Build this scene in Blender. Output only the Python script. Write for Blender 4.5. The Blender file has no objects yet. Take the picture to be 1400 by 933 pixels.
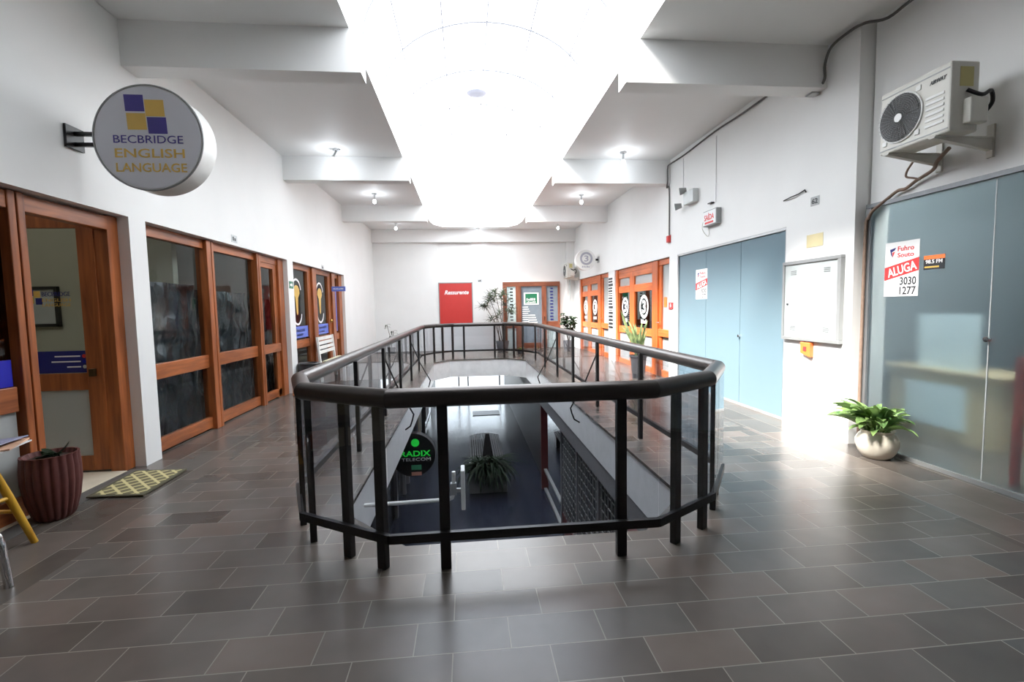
import bpy, bmesh, math, random
from mathutils import Vector, Matrix
from math import sin, cos, pi, radians
random.seed(7)
SC = bpy.context.scene
COL = SC.collection

# ------------------------------------------------------------------ materials
def S(r, g, b):
    f = lambda c: (c/255/12.92) if c/255 <= .04045 else ((c/255+.055)/1.055)**2.4
    return (f(r), f(g), f(b), 1)

MATS = {}
def new_mat(name):
    m = bpy.data.materials.new(name); m.use_nodes = True
    nt = m.node_tree
    for n in list(nt.nodes): nt.nodes.remove(n)
    out = nt.nodes.new('ShaderNodeOutputMaterial')
    MATS[name] = m
    return m, nt, out
def N(nt, typ, **kw):
    n = nt.nodes.new(typ)
    for k, v in kw.items():
        if k in n.inputs: n.inputs[k].default_value = v
        else: setattr(n, k, v)
    return n
def L(nt, a, b): nt.links.new(a, b)
def ramp(nt, fac, stops):
    r = nt.nodes.new('ShaderNodeValToRGB')
    e = r.color_ramp.elements
    while len(e) > 1: e.remove(e[-1])
    e[0].position = stops[0][0]; e[0].color = stops[0][1]
    for p, c in stops[1:]:
        x = e.new(p); x.color = c
    L(nt, fac, r.inputs['Fac'])
    return r

def plain(name, col, rough=.5, metal=0., spec=.5, noise=.06, scale=6., bump=0., emit=None, es=0., coat=0.):
    """a plain paint / plastic / metal with a little procedural unevenness"""
    m, nt, out = new_mat(name)
    p = N(nt, 'ShaderNodeBsdfPrincipled', Roughness=rough, Metallic=metal)
    p.inputs['Specular IOR Level'].default_value = spec
    p.inputs['Coat Weight'].default_value = coat
    tc = N(nt, 'ShaderNodeTexCoord')
    nz = N(nt, 'ShaderNodeTexNoise', Scale=scale, Detail=4.)
    L(nt, tc.outputs['Object'], nz.inputs['Vector'])
    a = tuple(min(1, c*(1-noise)) for c in col[:3])+(1,)
    b = tuple(min(1, c*(1+noise)) for c in col[:3])+(1,)
    r = ramp(nt, nz.outputs['Fac'], [(.3, a), (.7, b)])
    L(nt, r.outputs['Color'], p.inputs['Base Color'])
    if bump:
        bp = N(nt, 'ShaderNodeBump', Strength=bump, Distance=.01)
        L(nt, nz.outputs['Fac'], bp.inputs['Height']); L(nt, bp.outputs['Normal'], p.inputs['Normal'])
    if emit:
        p.inputs['Emission Color'].default_value = emit; p.inputs['Emission Strength'].default_value = es
    L(nt, p.outputs[0], out.inputs['Surface'])
    return m

def wood(name, dark, light, axis='Z', rough=.35):
    m, nt, out = new_mat(name)
    p = N(nt, 'ShaderNodeBsdfPrincipled', Roughness=rough)
    tc = N(nt, 'ShaderNodeTexCoord')
    mp = N(nt, 'ShaderNodeMapping')
    sc = {'Z': (14, 14, 1.2), 'Y': (14, 1.2, 14), 'X': (1.2, 14, 14)}[axis]
    mp.inputs['Scale'].default_value = sc
    L(nt, tc.outputs['Object'], mp.inputs['Vector'])
    nz = N(nt, 'ShaderNodeTexNoise', Scale=1.6, Detail=6., Distortion=.6)
    L(nt, mp.outputs[0], nz.inputs['Vector'])
    nb = N(nt, 'ShaderNodeTexNoise', Scale=1.3, Detail=2.)
    L(nt, tc.outputs['Object'], nb.inputs['Vector'])
    ad = N(nt, 'ShaderNodeMath', operation='ADD'); L(nt, nz.outputs['Fac'], ad.inputs[0])
    ml = N(nt, 'ShaderNodeMath', operation='MULTIPLY'); ml.inputs[1].default_value = .5
    L(nt, nb.outputs['Fac'], ml.inputs[0]); L(nt, ml.outputs[0], ad.inputs[1])
    r = ramp(nt, ad.outputs[0], [(.45, dark), (1.0, light)])
    L(nt, r.outputs['Color'], p.inputs['Base Color'])
    L(nt, p.outputs[0], out.inputs['Surface'])
    return m

def thin_glass(name, tint, refl=.06, rough=.0, film=None, film_amt=0.):
    """thin pane: tinted see-through plus a Fresnel reflection, optionally a translucent film"""
    m, nt, out = new_mat(name)
    tr = N(nt, 'ShaderNodeBsdfTransparent'); tr.inputs['Color'].default_value = tint
    gl = N(nt, 'ShaderNodeBsdfGlossy', Roughness=rough); gl.inputs['Color'].default_value = (1, 1, 1, 1)
    fr = N(nt, 'ShaderNodeFresnel', IOR=1.45)
    mx = N(nt, 'ShaderNodeMixShader')
    ml = N(nt, 'ShaderNodeMath', operation='MULTIPLY'); ml.inputs[1].default_value = refl/.035
    ml.use_clamp = True
    ge = N(nt, 'ShaderNodeNewGeometry'); fb = N(nt, 'ShaderNodeMath', operation='SUBTRACT'); fb.inputs[0].default_value = 1
    L(nt, ge.outputs['Backfacing'], fb.inputs[1]); m0 = N(nt, 'ShaderNodeMath', operation='MULTIPLY')
    L(nt, fr.outputs[0], m0.inputs[0]); L(nt, fb.outputs[0], m0.inputs[1])
    L(nt, m0.outputs[0], ml.inputs[0]); L(nt, ml.outputs[0], mx.inputs[0])
    base = tr
    if film:
        df = N(nt, 'ShaderNodeBsdfDiffuse'); df.inputs['Color'].default_value = film
        tl = N(nt, 'ShaderNodeBsdfTranslucent'); tl.inputs['Color'].default_value = film
        fm = N(nt, 'ShaderNodeMixShader'); fm.inputs[0].default_value = .35
        L(nt, df.outputs[0], fm.inputs[1]); L(nt, tl.outputs[0], fm.inputs[2])
        m2 = N(nt, 'ShaderNodeMixShader'); m2.inputs[0].default_value = film_amt
        L(nt, tr.outputs[0], m2.inputs[1]); L(nt, fm.outputs[0], m2.inputs[2]); base = m2
    L(nt, base.outputs[0], mx.inputs[1]); L(nt, gl.outputs[0], mx.inputs[2])
    L(nt, mx.outputs[0], out.inputs['Surface'])
    return m

def frosted(name, col, amt, rough):
    """acid-etched glass: a milky body, blurred see-through, satin reflection"""
    m, nt, out = new_mat(name)
    df = N(nt, 'ShaderNodeBsdfDiffuse'); df.inputs['Color'].default_value = col
    tl = N(nt, 'ShaderNodeBsdfTranslucent'); tl.inputs['Color'].default_value = col
    fm = N(nt, 'ShaderNodeMixShader'); fm.inputs[0].default_value = .4
    L(nt, df.outputs[0], fm.inputs[1]); L(nt, tl.outputs[0], fm.inputs[2])
    rf = N(nt, 'ShaderNodeBsdfRefraction', Roughness=rough, IOR=1.12); rf.inputs['Color'].default_value = (.86, .93, .95, 1)
    m2 = N(nt, 'ShaderNodeMixShader'); m2.inputs[0].default_value = amt
    L(nt, rf.outputs[0], m2.inputs[1]); L(nt, fm.outputs[0], m2.inputs[2])
    gl = N(nt, 'ShaderNodeBsdfGlossy', Roughness=.22)
    fr = N(nt, 'ShaderNodeFresnel', IOR=1.4)
    mx = N(nt, 'ShaderNodeMixShader')
    ge = N(nt, 'ShaderNodeNewGeometry'); fb = N(nt, 'ShaderNodeMath', operation='SUBTRACT'); fb.inputs[0].default_value = 1
    L(nt, ge.outputs['Backfacing'], fb.inputs[1]); m0 = N(nt, 'ShaderNodeMath', operation='MULTIPLY')
    L(nt, fr.outputs[0], m0.inputs[0]); L(nt, fb.outputs[0], m0.inputs[1])
    L(nt, m0.outputs[0], mx.inputs[0]); L(nt, m2.outputs[0], mx.inputs[1]); L(nt, gl.outputs[0], mx.inputs[2])
    L(nt, mx.outputs[0], out.inputs['Surface'])
    return m

def floor_mat():
    m, nt, out = new_mat('slate_tiles')
    p = N(nt, 'ShaderNodeBsdfPrincipled')
    p.inputs['Specular IOR Level'].default_value = .55
    tc = N(nt, 'ShaderNodeTexCoord')
    def brick(loc, rot, w, h, off):
        mp = N(nt, 'ShaderNodeMapping'); mp.inputs['Location'].default_value = loc
        mp.inputs['Rotation'].default_value = (0, 0, rot)
        L(nt, tc.outputs['Object'], mp.inputs['Vector'])
        b = N(nt, 'ShaderNodeTexBrick', Scale=1.)
        b.offset = off; b.offset_frequency = 2; b.squash = 1
        b.inputs['Color1'].default_value = (.0, .0, .0, 1); b.inputs['Color2'].default_value = (1, 1, 1, 1)
        b.inputs['Mortar'].default_value = (.5, .5, .5, 1)
        b.inputs['Mortar Size'].default_value = .0028; b.inputs['Mortar Smooth'].default_value = .15
        b.inputs['Brick Width'].default_value = w; b.inputs['Row Height'].default_value = h
        L(nt, mp.outputs[0], b.inputs['Vector'])
        return b
    b1 = brick((.265, -.052, 0), 0, .428, .2135, .6)
    b2 = brick((.1, .3, 0), pi/2, .62, .333, .43)
    sep = N(nt, 'ShaderNodeSeparateXYZ'); L(nt, tc.outputs['Object'], sep.inputs[0])
    lt = N(nt, 'ShaderNodeMath', operation='LESS_THAN'); lt.inputs[1].default_value = -2.45
    gt = N(nt, 'ShaderNodeMath', operation='GREATER_THAN'); gt.inputs[1].default_value = 3.3
    L(nt, sep.outputs[0], lt.inputs[0]); L(nt, sep.outputs[0], gt.inputs[0])
    mxm = N(nt, 'ShaderNodeMath', operation='MAXIMUM'); L(nt, lt.outputs[0], mxm.inputs[0]); L(nt, gt.outputs[0], mxm.inputs[1])
    mc = N(nt, 'ShaderNodeMix', data_type='RGBA'); L(nt, mxm.outputs[0], mc.inputs[0]); L(nt, b1.outputs['Color'], mc.inputs[6]); L(nt, b2.outputs['Color'], mc.inputs[7])
    mf = N(nt, 'ShaderNodeMix', data_type='FLOAT'); L(nt, mxm.outputs[0], mf.inputs[0]); L(nt, b1.outputs['Fac'], mf.inputs[2]); L(nt, b2.outputs['Fac'], mf.inputs[3])
    tile = ramp(nt, mc.outputs[2], [(0, (.062, .053, .047, 1)), (.3, (.108, .090, .078, 1)), (.55, (.118, .108, .098, 1)), (.8, (.145, .115, .098, 1)), (1, (.076, .073, .069, 1))])
    nz = N(nt, 'ShaderNodeTexNoise', Scale=4., Detail=2., Roughness=.5)
    L(nt, tc.outputs['Object'], nz.inputs['Vector'])
    nr = ramp(nt, nz.outputs['Fac'], [(.2, (.86, .86, .86, 1)), (.8, (1.14, 1.14, 1.14, 1))])
    mul = N(nt, 'ShaderNodeMix', data_type='RGBA', blend_type='MULTIPLY'); mul.inputs[0].default_value = 1
    L(nt, tile.outputs['Color'], mul.inputs[6]); L(nt, nr.outputs['Color'], mul.inputs[7])
    gm = N(nt, 'ShaderNodeMix', data_type='RGBA'); L(nt, mf.outputs[0], gm.inputs[0]); L(nt, mul.outputs[2], gm.inputs[6])
    gm.inputs[7].default_value = (.25, .225, .19, 1)
    L(nt, gm.outputs[2], p.inputs['Base Color'])
    rr = ramp(nt, nz.outputs['Fac'], [(.2, (.25, .25, .25, 1)), (.8, (.29, .29, .29, 1))])
    p.inputs['Roughness'].default_value = .27
    bp = N(nt, 'ShaderNodeBump', Strength=.2, Distance=.003)
    sb = N(nt, 'ShaderNodeMath', operation='MULTIPLY_ADD'); L(nt, nz.outputs['Fac'], sb.inputs[0]); sb.inputs[1].default_value = 0.
    ng = N(nt, 'ShaderNodeMath', operation='MULTIPLY'); ng.inputs[1].default_value = -1; L(nt, mf.outputs[0], ng.inputs[0]); L(nt, ng.outputs[0], sb.inputs[2])
    L(nt, sb.outputs[0], bp.inputs['Height']); L(nt, bp.outputs['Normal'], p.inputs['Normal'])
    L(nt, p.outputs[0], out.inputs['Surface'])
    return m

def plastic_sheet_mat():
    m, nt, out = new_mat('black_plastic_sheet')
    p = N(nt, 'ShaderNodeBsdfPrincipled', Roughness=.28)
    p.inputs['Base Color'].default_value = (.030, .037, .041, 1)
    tc = N(nt, 'ShaderNodeTexCoord')
    mp = N(nt, 'ShaderNodeMapping'); mp.inputs['Scale'].default_value = (1, 2.2, 1.1); mp.inputs['Rotation'].default_value = (.5, 0, 0)
    L(nt, tc.outputs['Object'], mp.inputs['Vector'])
    nz = N(nt, 'ShaderNodeTexNoise', Scale=2.2, Detail=5., Distortion=1.2); L(nt, mp.outputs[0], nz.inputs['Vector'])
    vo = N(nt, 'ShaderNodeTexVoronoi', Scale=3.5); L(nt, mp.outputs[0], vo.inputs['Vector'])
    ad = N(nt, 'ShaderNodeMath', operation='ADD'); L(nt, nz.outputs['Fac'], ad.inputs[0]); L(nt, vo.outputs['Distance'], ad.inputs[1])
    bp = N(nt, 'ShaderNodeBump', Strength=.9, Distance=.06); L(nt, ad.outputs[0], bp.inputs['Height']); L(nt, bp.outputs['Normal'], p.inputs['Normal'])
    L(nt, p.outputs[0], out.inputs['Surface'])
    return m

def leaf_mat(name, dark, light, rough=.4):
    m, nt, out = new_mat(name)
    p = N(nt, 'ShaderNodeBsdfPrincipled', Roughness=rough)
    tc = N(nt, 'ShaderNodeTexCoord')
    nz = N(nt, 'ShaderNodeTexNoise', Scale=9., Detail=3.); L(nt, tc.outputs['Object'], nz.inputs['Vector'])
    r = ramp(nt, nz.outputs['Fac'], [(.3, dark), (.7, light)])
    L(nt, r.outputs['Color'], p.inputs['Base Color'])
    tl = N(nt, 'ShaderNodeBsdfTranslucent'); L(nt, r.outputs['Color'], tl.inputs['Color'])
    mx = N(nt, 'ShaderNodeMixShader'); mx.inputs[0].default_value = .25
    L(nt, p.outputs[0], mx.inputs[1]); L(nt, tl.outputs[0], mx.inputs[2]); L(nt, mx.outputs[0], out.inputs['Surface'])
    return m

def mat_mat():
    """doormat weave: pale hexagon-chain outlines on grey"""
    m, nt, out = new_mat('doormat_weave')
    p = N(nt, 'ShaderNodeBsdfPrincipled', Roughness=.9)
    tc = N(nt, 'ShaderNodeTexCoord')
    vo = N(nt, 'ShaderNodeTexVoronoi', Scale=11., feature='DISTANCE_TO_EDGE'); vo.inputs['Randomness'].default_value = 0.
    mp = N(nt, 'ShaderNodeMapping'); mp.inputs['Scale'].default_value = (1, 1, 0); mp.inputs['Rotation'].default_value = (0, 0, pi/4)
    L(nt, tc.outputs['Object'], mp.inputs['Vector']); L(nt, mp.outputs[0], vo.inputs['Vector'])
    r = ramp(nt, vo.outputs['Distance'], [(.0, S(200, 190, 140)), (.11, S(190, 180, 130)), (.15, S(105, 98, 72)), (1, S(110, 104, 78))])
    L(nt, r.outputs['Color'], p.inputs['Base Color']); L(nt, p.outputs[0], out.inputs['Surface'])
    return m

WALL = plain('white_wall_paint', (.80, .80, .79, 1), .55, noise=.02, scale=1.5)
CEIL = plain('white_ceiling_paint', (.80, .80, .795, 1), .6, noise=.015, scale=1.5)
TRIMW = plain('white_gloss_trim', (.8, .8, .8, 1), .35)
FLOOR = floor_mat()
GRANITE = plain('slab_edge_stone', (.16, .15, .14, 1), .4)
WOOD = wood('varnished_wood_upright', S(104, 54, 28), S(178, 102, 56), 'Z')
WOODH = wood('varnished_wood_rail', S(108, 57, 30), S(182, 106, 60), 'Y')
WOODX = wood('varnished_wood_cross', S(92, 52, 38), S(146, 88, 64), 'X')
WOODB = wood('brown_wood_upright', S(92, 52, 38), S(146, 88, 64), 'Z')
WOODO = wood('orange_varnished_wood', S(160, 74, 34), S(216, 112, 56), 'Z')
WOODOH = wood('orange_varnished_rail', S(160, 74, 34), S(220, 118, 60), 'Y')
RAILM = plain('dark_bronze_handrail', S(78, 74, 73), .3, metal=.75, noise=.05)
BLACKM = plain('black_steel_post', S(30, 29, 30), .4, metal=.2)
BLACKP = plain('black_plastic', S(24, 24, 26), .4)
RGLASS = thin_glass('smoked_railing_glass', (.80, .815, .84, 1), refl=.038)
CLEAR = thin_glass('clear_glass', (.93, .95, .95, 1), refl=.035)
DARKG = thin_glass('dusty_shop_glass', (.80, .83, .84, 1), refl=.018)
FROST = frosted('frosted_shop_glass', S(118, 130, 137), .25, .30)
FROST2 = frosted('pale_blue_frosted_glass', S(150, 176, 188), .80, .2)
MILKY = thin_glass('milky_film_glass', (.9, .92, .92, 1), refl=.035, film=(.62, .64, .64, 1), film_amt=.75)
SKYG = thin_glass('skylight_sheet', (.985, .985, .985, 1), refl=.02)
SHEET = plastic_sheet_mat()
WHITE = plain('white_enamel', (.78, .78, .76, 1), .35)
SIGNW = plain('sign_face_white', S(206, 206, 214), .3, noise=.01)
OFFW = plain('aged_white_enamel', S(214, 212, 204), .4)
GREYM = plain('grey_painted_metal', S(150, 152, 152), .4, metal=.3)
LGREY = plain('light_grey_enamel', S(196, 200, 200), .35)
ALU = plain('aluminium_profile', S(190, 192, 194), .3, metal=.8)
CHROME = plain('chrome', S(210, 210, 212), .08, metal=1., noise=.0)
PURPLE = plain('purple_vinyl', S(66, 56, 136), .4)
GOLD = plain('mustard_vinyl', S(214, 176, 88), .4)
BLUEV = plain('navy_vinyl', S(28, 30, 110), .4)
BLUEB = plain('bright_blue_vinyl', S(16, 30, 168), .35)
LBLUE = plain('sky_blue_vinyl', S(104, 124, 210), .4)
RED = plain('red_panel_paint', S(196, 58, 54), .35, noise=.02)
REDP = plain('red_print', S(216, 56, 56), .45, noise=.02)
REDM = plain('red_painted_steel', S(222, 72, 58), .4)
INK = plain('black_ink', S(34, 36, 40), .5)
WHITEV = plain('white_vinyl', (.82, .82, .82, 1), .45, noise=.01)
PAPER = plain('white_paper', (.8, .8, .8, 1), .7, noise=.01)
YPAPER = plain('yellowed_tape', S(228, 214, 168), .7)
ORANGE = plain('orange_plastic', S(236, 120, 60), .4)
TERRA = plain('dark_terracotta', S(92, 48, 44), .6, noise=.15, scale=14)
CREAM = plain('cream_ceramic', S(222, 214, 198), .3)
SOIL = plain('potting_soil', S(48, 38, 30), .95, noise=.3, scale=40, bump=.6)
YWOOD = wood('yellow_painted_wood', S(176, 128, 30), S(216, 168, 54), 'Z')
LEAF = leaf_mat('lily_leaf', S(70, 104, 58), S(150, 178, 108))
LEAFD = leaf_mat('dark_leaf', S(16, 32, 17), S(42, 64, 38), .65)
LEAFG = leaf_mat('grey_green_leaf', S(60, 72, 58), S(118, 130, 110))
LEAFY = leaf_mat('yellow_green_leaf', S(110, 130, 40), S(176, 186, 92))
SNAKE = leaf_mat('striped_sword_leaf', S(58, 88, 52), S(168, 182, 128), .55)
STEM = plain('woody_stem', S(86, 72, 56), .8)
DKPOT = plain('dark_grey_pot', S(58, 58, 62), .45)
GPOT = plain('grey_plastic_pot', S(120, 120, 124), .5)
CABLE = plain('grey_cable_sheath', S(92, 90, 88), .6)
PIPE = plain('taped_copper_pipe', S(128, 106, 92), .6, noise=.15, scale=20)
ROOMW = plain('interior_grey_green_wall', S(186, 184, 166), .7, noise=.02)
ROOMG = plain('interior_grey_wall', S(158, 162, 162), .7, noise=.02)
ROOML = plain('interior_light_wall', S(196, 206, 208), .7, noise=.02)
BEIGET = plain('beige_floor_tile', S(214, 204, 184), .25)
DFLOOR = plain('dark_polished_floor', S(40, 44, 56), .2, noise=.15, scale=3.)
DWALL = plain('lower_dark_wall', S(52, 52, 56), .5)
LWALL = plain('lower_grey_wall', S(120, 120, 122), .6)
PINKW = plain('pinkish_wall', S(170, 128, 128), .6)
MAROON = plain('maroon_paint', S(84, 28, 30), .5)
BEIGE = plain('beige_laminate', S(206, 186, 150), .5)
PBLUE = plain('pale_blue_board', (.72, .86, .92, 1), .4)
GREEN = plain('green_print', S(30, 110, 78), .45)
NEON = plain('green_lettering', S(40, 214, 70), .4, emit=S(40, 220, 70), es=.35)
BULB = plain('lit_bulb', (1, 1, 1, 1), .3, emit=(.86, .94, 1, 1), es=14.)
SIGNLIT = plain('white_lettering', (.8, .8, .8, 1), .4)
PAVE = plain('outdoor_paving', (.5, .5, .5, 1), .8)
RIBG = plain('grey_skylight_rib', S(120,122,130), .5)
LAV = plain('lavender_white_enamel', S(222,226,244), .4)
MATW = mat_mat()
MATB = plain('doormat_border', S(88, 84, 66), .9)
SLATE_THRESH = plain('slate_threshold', (.1, .095, .09, 1), .5)
STONE = plain('grey_stone_planter', S(150, 150, 146), .7)
BENCHM = wood('dark_slat_wood', S(48, 46, 50), S(84, 80, 82), 'Y')

# ------------------------------------------------------------------ geometry
class MB:
    """collects shapes (world coordinates) and links them as ONE mesh object"""
    def __init__(s): s.bm = bmesh.new()
    def box(s, x0, x1, y0, y1, z0, z1):
        v = [s.bm.verts.new(p) for p in ((x0,y0,z0),(x1,y0,z0),(x1,y1,z0),(x0,y1,z0),(x0,y0,z1),(x1,y0,z1),(x1,y1,z1),(x0,y1,z1))]
        for f in ((3,2,1,0),(4,5,6,7),(0,1,5,4),(1,2,6,5),(2,3,7,6),(3,0,4,7)):
            s.bm.faces.new([v[i] for i in f])
        return s
    def bar(s, a, b, w, h, up=(0,0,1)):
        """square bar from a to b: w across, h along up"""
        a, b = Vector(a), Vector(b); d = (b-a).normalized(); u = Vector(up)
        if abs(d.dot(u)) > .98: u = Vector((1,0,0))
        r = d.cross(u).normalized(); u = r.cross(d).normalized()
        q = []
        for p in (a, b):
            for i, j in ((-1,-1),(1,-1),(1,1),(-1,1)):
                q.append(s.bm.verts.new(p + r*(i*w/2) + u*(j*h/2)))
        for f in ((3,2,1,0),(4,5,6,7),(0,1,5,4),(1,2,6,5),(2,3,7,6),(3,0,4,7)):
            s.bm.faces.new([q[i] for i in f])
        return s
    def tube(s, pts, r, seg=10, closed=False, radii=None):
        pts = [Vector(p) for p in pts]; n = len(pts); rings = []
        prev = None
        for i, p in enumerate(pts):
            a = pts[(i-1) % n] if (closed or i > 0) else p
            b = pts[(i+1) % n] if (closed or i < n-1) else p
            t1 = (p-a); t2 = (b-p)
            t = (t1.normalized() if t1.length > 1e-9 else Vector()) + (t2.normalized() if t2.length > 1e-9 else Vector())
            t = t.normalized() if t.length > 1e-9 else Vector((0,0,1))
            if prev is None:
                u = Vector((0,0,1)) if abs(t.z) < .9 else Vector((1,0,0))
            else: u = prev
            x = t.cross(u)
            if x.length < 1e-6: x = t.cross(Vector((0,1,0)))
            x.normalize(); y = x.cross(t).normalized(); prev = y
            k = 1.0
            if t1.length > 1e-9 and t2.length > 1e-9:
                c = max(.35, cos(t1.angle(t2)/2)); k = 1/c
            rr = radii[i] if radii else r
            ring = []
            flat = None
            if k > 1.001:
                flat = (t2.normalized()-t1.normalized()).normalized()
            for j in range(seg):
                an = 2*pi*j/seg; o = x*cos(an)*rr + y*sin(an)*rr
                if flat is not None: o = o + flat*(o.dot(flat))*(k-1)
                ring.append(s.bm.verts.new(p+o))
            rings.append(ring)
        m = n if closed else n-1
        for i in range(m):
            A, B = rings[i], rings[(i+1) % n]
            for j in range(seg):
                s.bm.faces.new((A[j], A[(j+1)%seg], B[(j+1)%seg], B[j]))
        if not closed:
            s.bm.faces.new(list(reversed(rings[0]))); s.bm.faces.new(rings[-1])
        return s
    def curve(s, pts, r, seg=10, sub=5):
        P = [Vector(p) for p in pts]; out = []
        for i in range(len(P)-1):
            a, b, c, d = P[max(0,i-1)], P[i], P[i+1], P[min(len(P)-1,i+2)]
            for k in range(sub):
                t = k/sub
                out.append(.5*((2*b)+(c-a)*t+(2*a-5*b+4*c-d)*t*t+(3*b-a-3*c+d)*t*t*t))
        out.append(P[-1])
        return s.tube(out, r, seg)
    def lathe(s, c, prof, seg=32, wob=None, cap=True):
        """prof: (radius, z) pairs bottom to top about the vertical through c"""
        rings = []
        for r, z in prof:
            ring = []
            for j in range(seg):
                an = 2*pi*j/seg
                rr = r*(1+(wob(an, z) if wob else 0))
                ring.append(s.bm.verts.new((c[0]+rr*cos(an), c[1]+rr*sin(an), c[2]+z)))
            rings.append(ring)
        for A, B in zip(rings, rings[1:]):
            for j in range(seg): s.bm.faces.new((A[j], A[(j+1)%seg], B[(j+1)%seg], B[j]))
        if cap:
            s.bm.faces.new(list(reversed(rings[0]))); s.bm.faces.new(rings[-1])
        return s
    def disc_y(s, c, r, y0, y1, seg=64, r2=None):
        """a drum whose axis runs along y"""
        rings = []
        for y, rr in ((y0, r), (y1, r2 or r)):
            rings.append([s.bm.verts.new((c[0]+rr*cos(2*pi*j/seg), y, c[1]+rr*sin(2*pi*j/seg))) for j in range(seg)])
        A, B = rings
        for j in range(seg): s.bm.faces.new((A[j], A[(j+1)%seg], B[(j+1)%seg], B[j]))
        s.bm.faces.new(list(reversed(A))); s.bm.faces.new(B)
        return s
    def prism(s, pts, ax, lo, hi):
        """a flat outline (two coordinates) pushed along axis ax from lo to hi"""
        def P(p, d):
            return {'x': (d, p[0], p[1]), 'y': (p[0], d, p[1]), 'z': (p[0], p[1], d)}[ax]
        A = [s.bm.verts.new(P(p, lo)) for p in pts]; B = [s.bm.verts.new(P(p, hi)) for p in pts]
        n = len(pts)
        s.bm.faces.new(A); s.bm.faces.new(list(reversed(B)))
        for i in range(n): s.bm.faces.new((A[i], B[i], B[(i+1)%n], A[(i+1)%n]))
        return s
    def leaf(s, base, az, length, width, el=.9, droop=1.4, n=7, fold=.15, twist=0., power=.8, tip=.0):
        """one leaf blade: starts at base, leaves at elevation el (rad) and droops"""
        p = Vector(base); e = el; rows = []
        st = length/n
        h = Vector((cos(az), sin(az), 0)); side0 = Vector((-sin(az), cos(az), 0))
        for i in range(n+1):
            t = i/n
            d = h*cos(e) + Vector((0,0,1))*sin(e)
            nrm = h*(-sin(e)) + Vector((0,0,1))*cos(e)
            side = side0*cos(twist) + nrm*sin(twist)
            w = width*.5*max(tip, (sin(pi*min(1, .06+.94*t)))**power) if i < n else width*.5*tip
            w = max(w, .0008)
            rows.append((s.bm.verts.new(p-side*w+nrm*w*fold*2), s.bm.verts.new(p), s.bm.verts.new(p+side*w+nrm*w*fold*2)))
            p = p + d*st; e -= droop/n
        for A, B in zip(rows, rows[1:]):
            s.bm.faces.new((A[0], A[1], B[1], B[0])); s.bm.faces.new((A[1], A[2], B[2], B[1]))
        return s
    def build(s, name, mat, parent=None, smooth=False, bevel=0., label=None):
        bmesh.ops.recalc_face_normals(s.bm, faces=s.bm.faces)
        me = bpy.data.meshes.new(name); s.bm.to_mesh(me); s.bm.free()
        me.materials.append(mat)
        if smooth:
            me.polygons.foreach_set('use_smooth', [True]*len(me.polygons))
            me.set_sharp_from_angle(angle=radians(42))
        o = bpy.data.objects.new(name, me); COL.objects.link(o)
        if bevel:
            b = o.modifiers.new('soft_edges', 'BEVEL'); b.width = bevel; b.segments = 2; b.limit_method = 'ANGLE'; b.angle_limit = radians(50)
        if parent is not None: adopt(o, parent)
        if label: o['label'] = label
        return o

def adopt(o, parent):
    o.parent = parent
    m = Matrix.Translation(parent.location)
    q = parent.parent
    if q is not None and q.type == 'EMPTY' and parent.type != 'EMPTY':
        m = Matrix()
    if parent.type != 'EMPTY': m = Matrix()      # mesh parents sit at the world origin (data in world space)
    o.matrix_parent_inverse = m.inverted()
def thing(name, label, cat, loc=(0,0,0), group=None):
    o = bpy.data.objects.new(name, None); COL.objects.link(o)
    o.location = loc; o.empty_display_size = .1
    o['label'] = label; o['category'] = cat
    if group: o['group'] = group
    return o
def tag(o, label, cat, group=None):
    o['label'] = label; o['category'] = cat
    if group: o['group'] = group
    return o
def struct(o, label=None):
    o['kind'] = 'structure'
    if label: o['label'] = label
    return o
def sroot(name, loc=(0,0,0), label=None, cat=None):
    o = bpy.data.objects.new(name, None); COL.objects.link(o); o.location = loc; o['kind'] = 'structure'
    if label: o['label'] = label
    if cat: o['category'] = cat
    return o
def dup(root, off, label, group=None):
    """a copy of a thing with copies of its parts and sub-parts, moved by off"""
    r = root.copy(); COL.objects.link(r); r.location = root.location + Vector(off); r['label'] = label
    if group: r['group'] = group
    for ch in list(root.children):
        c = ch.copy(); COL.objects.link(c); c.parent = r; c.matrix_parent_inverse = ch.matrix_parent_inverse.copy()
        for g in list(ch.children):
            d = g.copy(); COL.objects.link(d); d.parent = c; d.matrix_parent_inverse = g.matrix_parent_inverse.copy()
    return r

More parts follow.
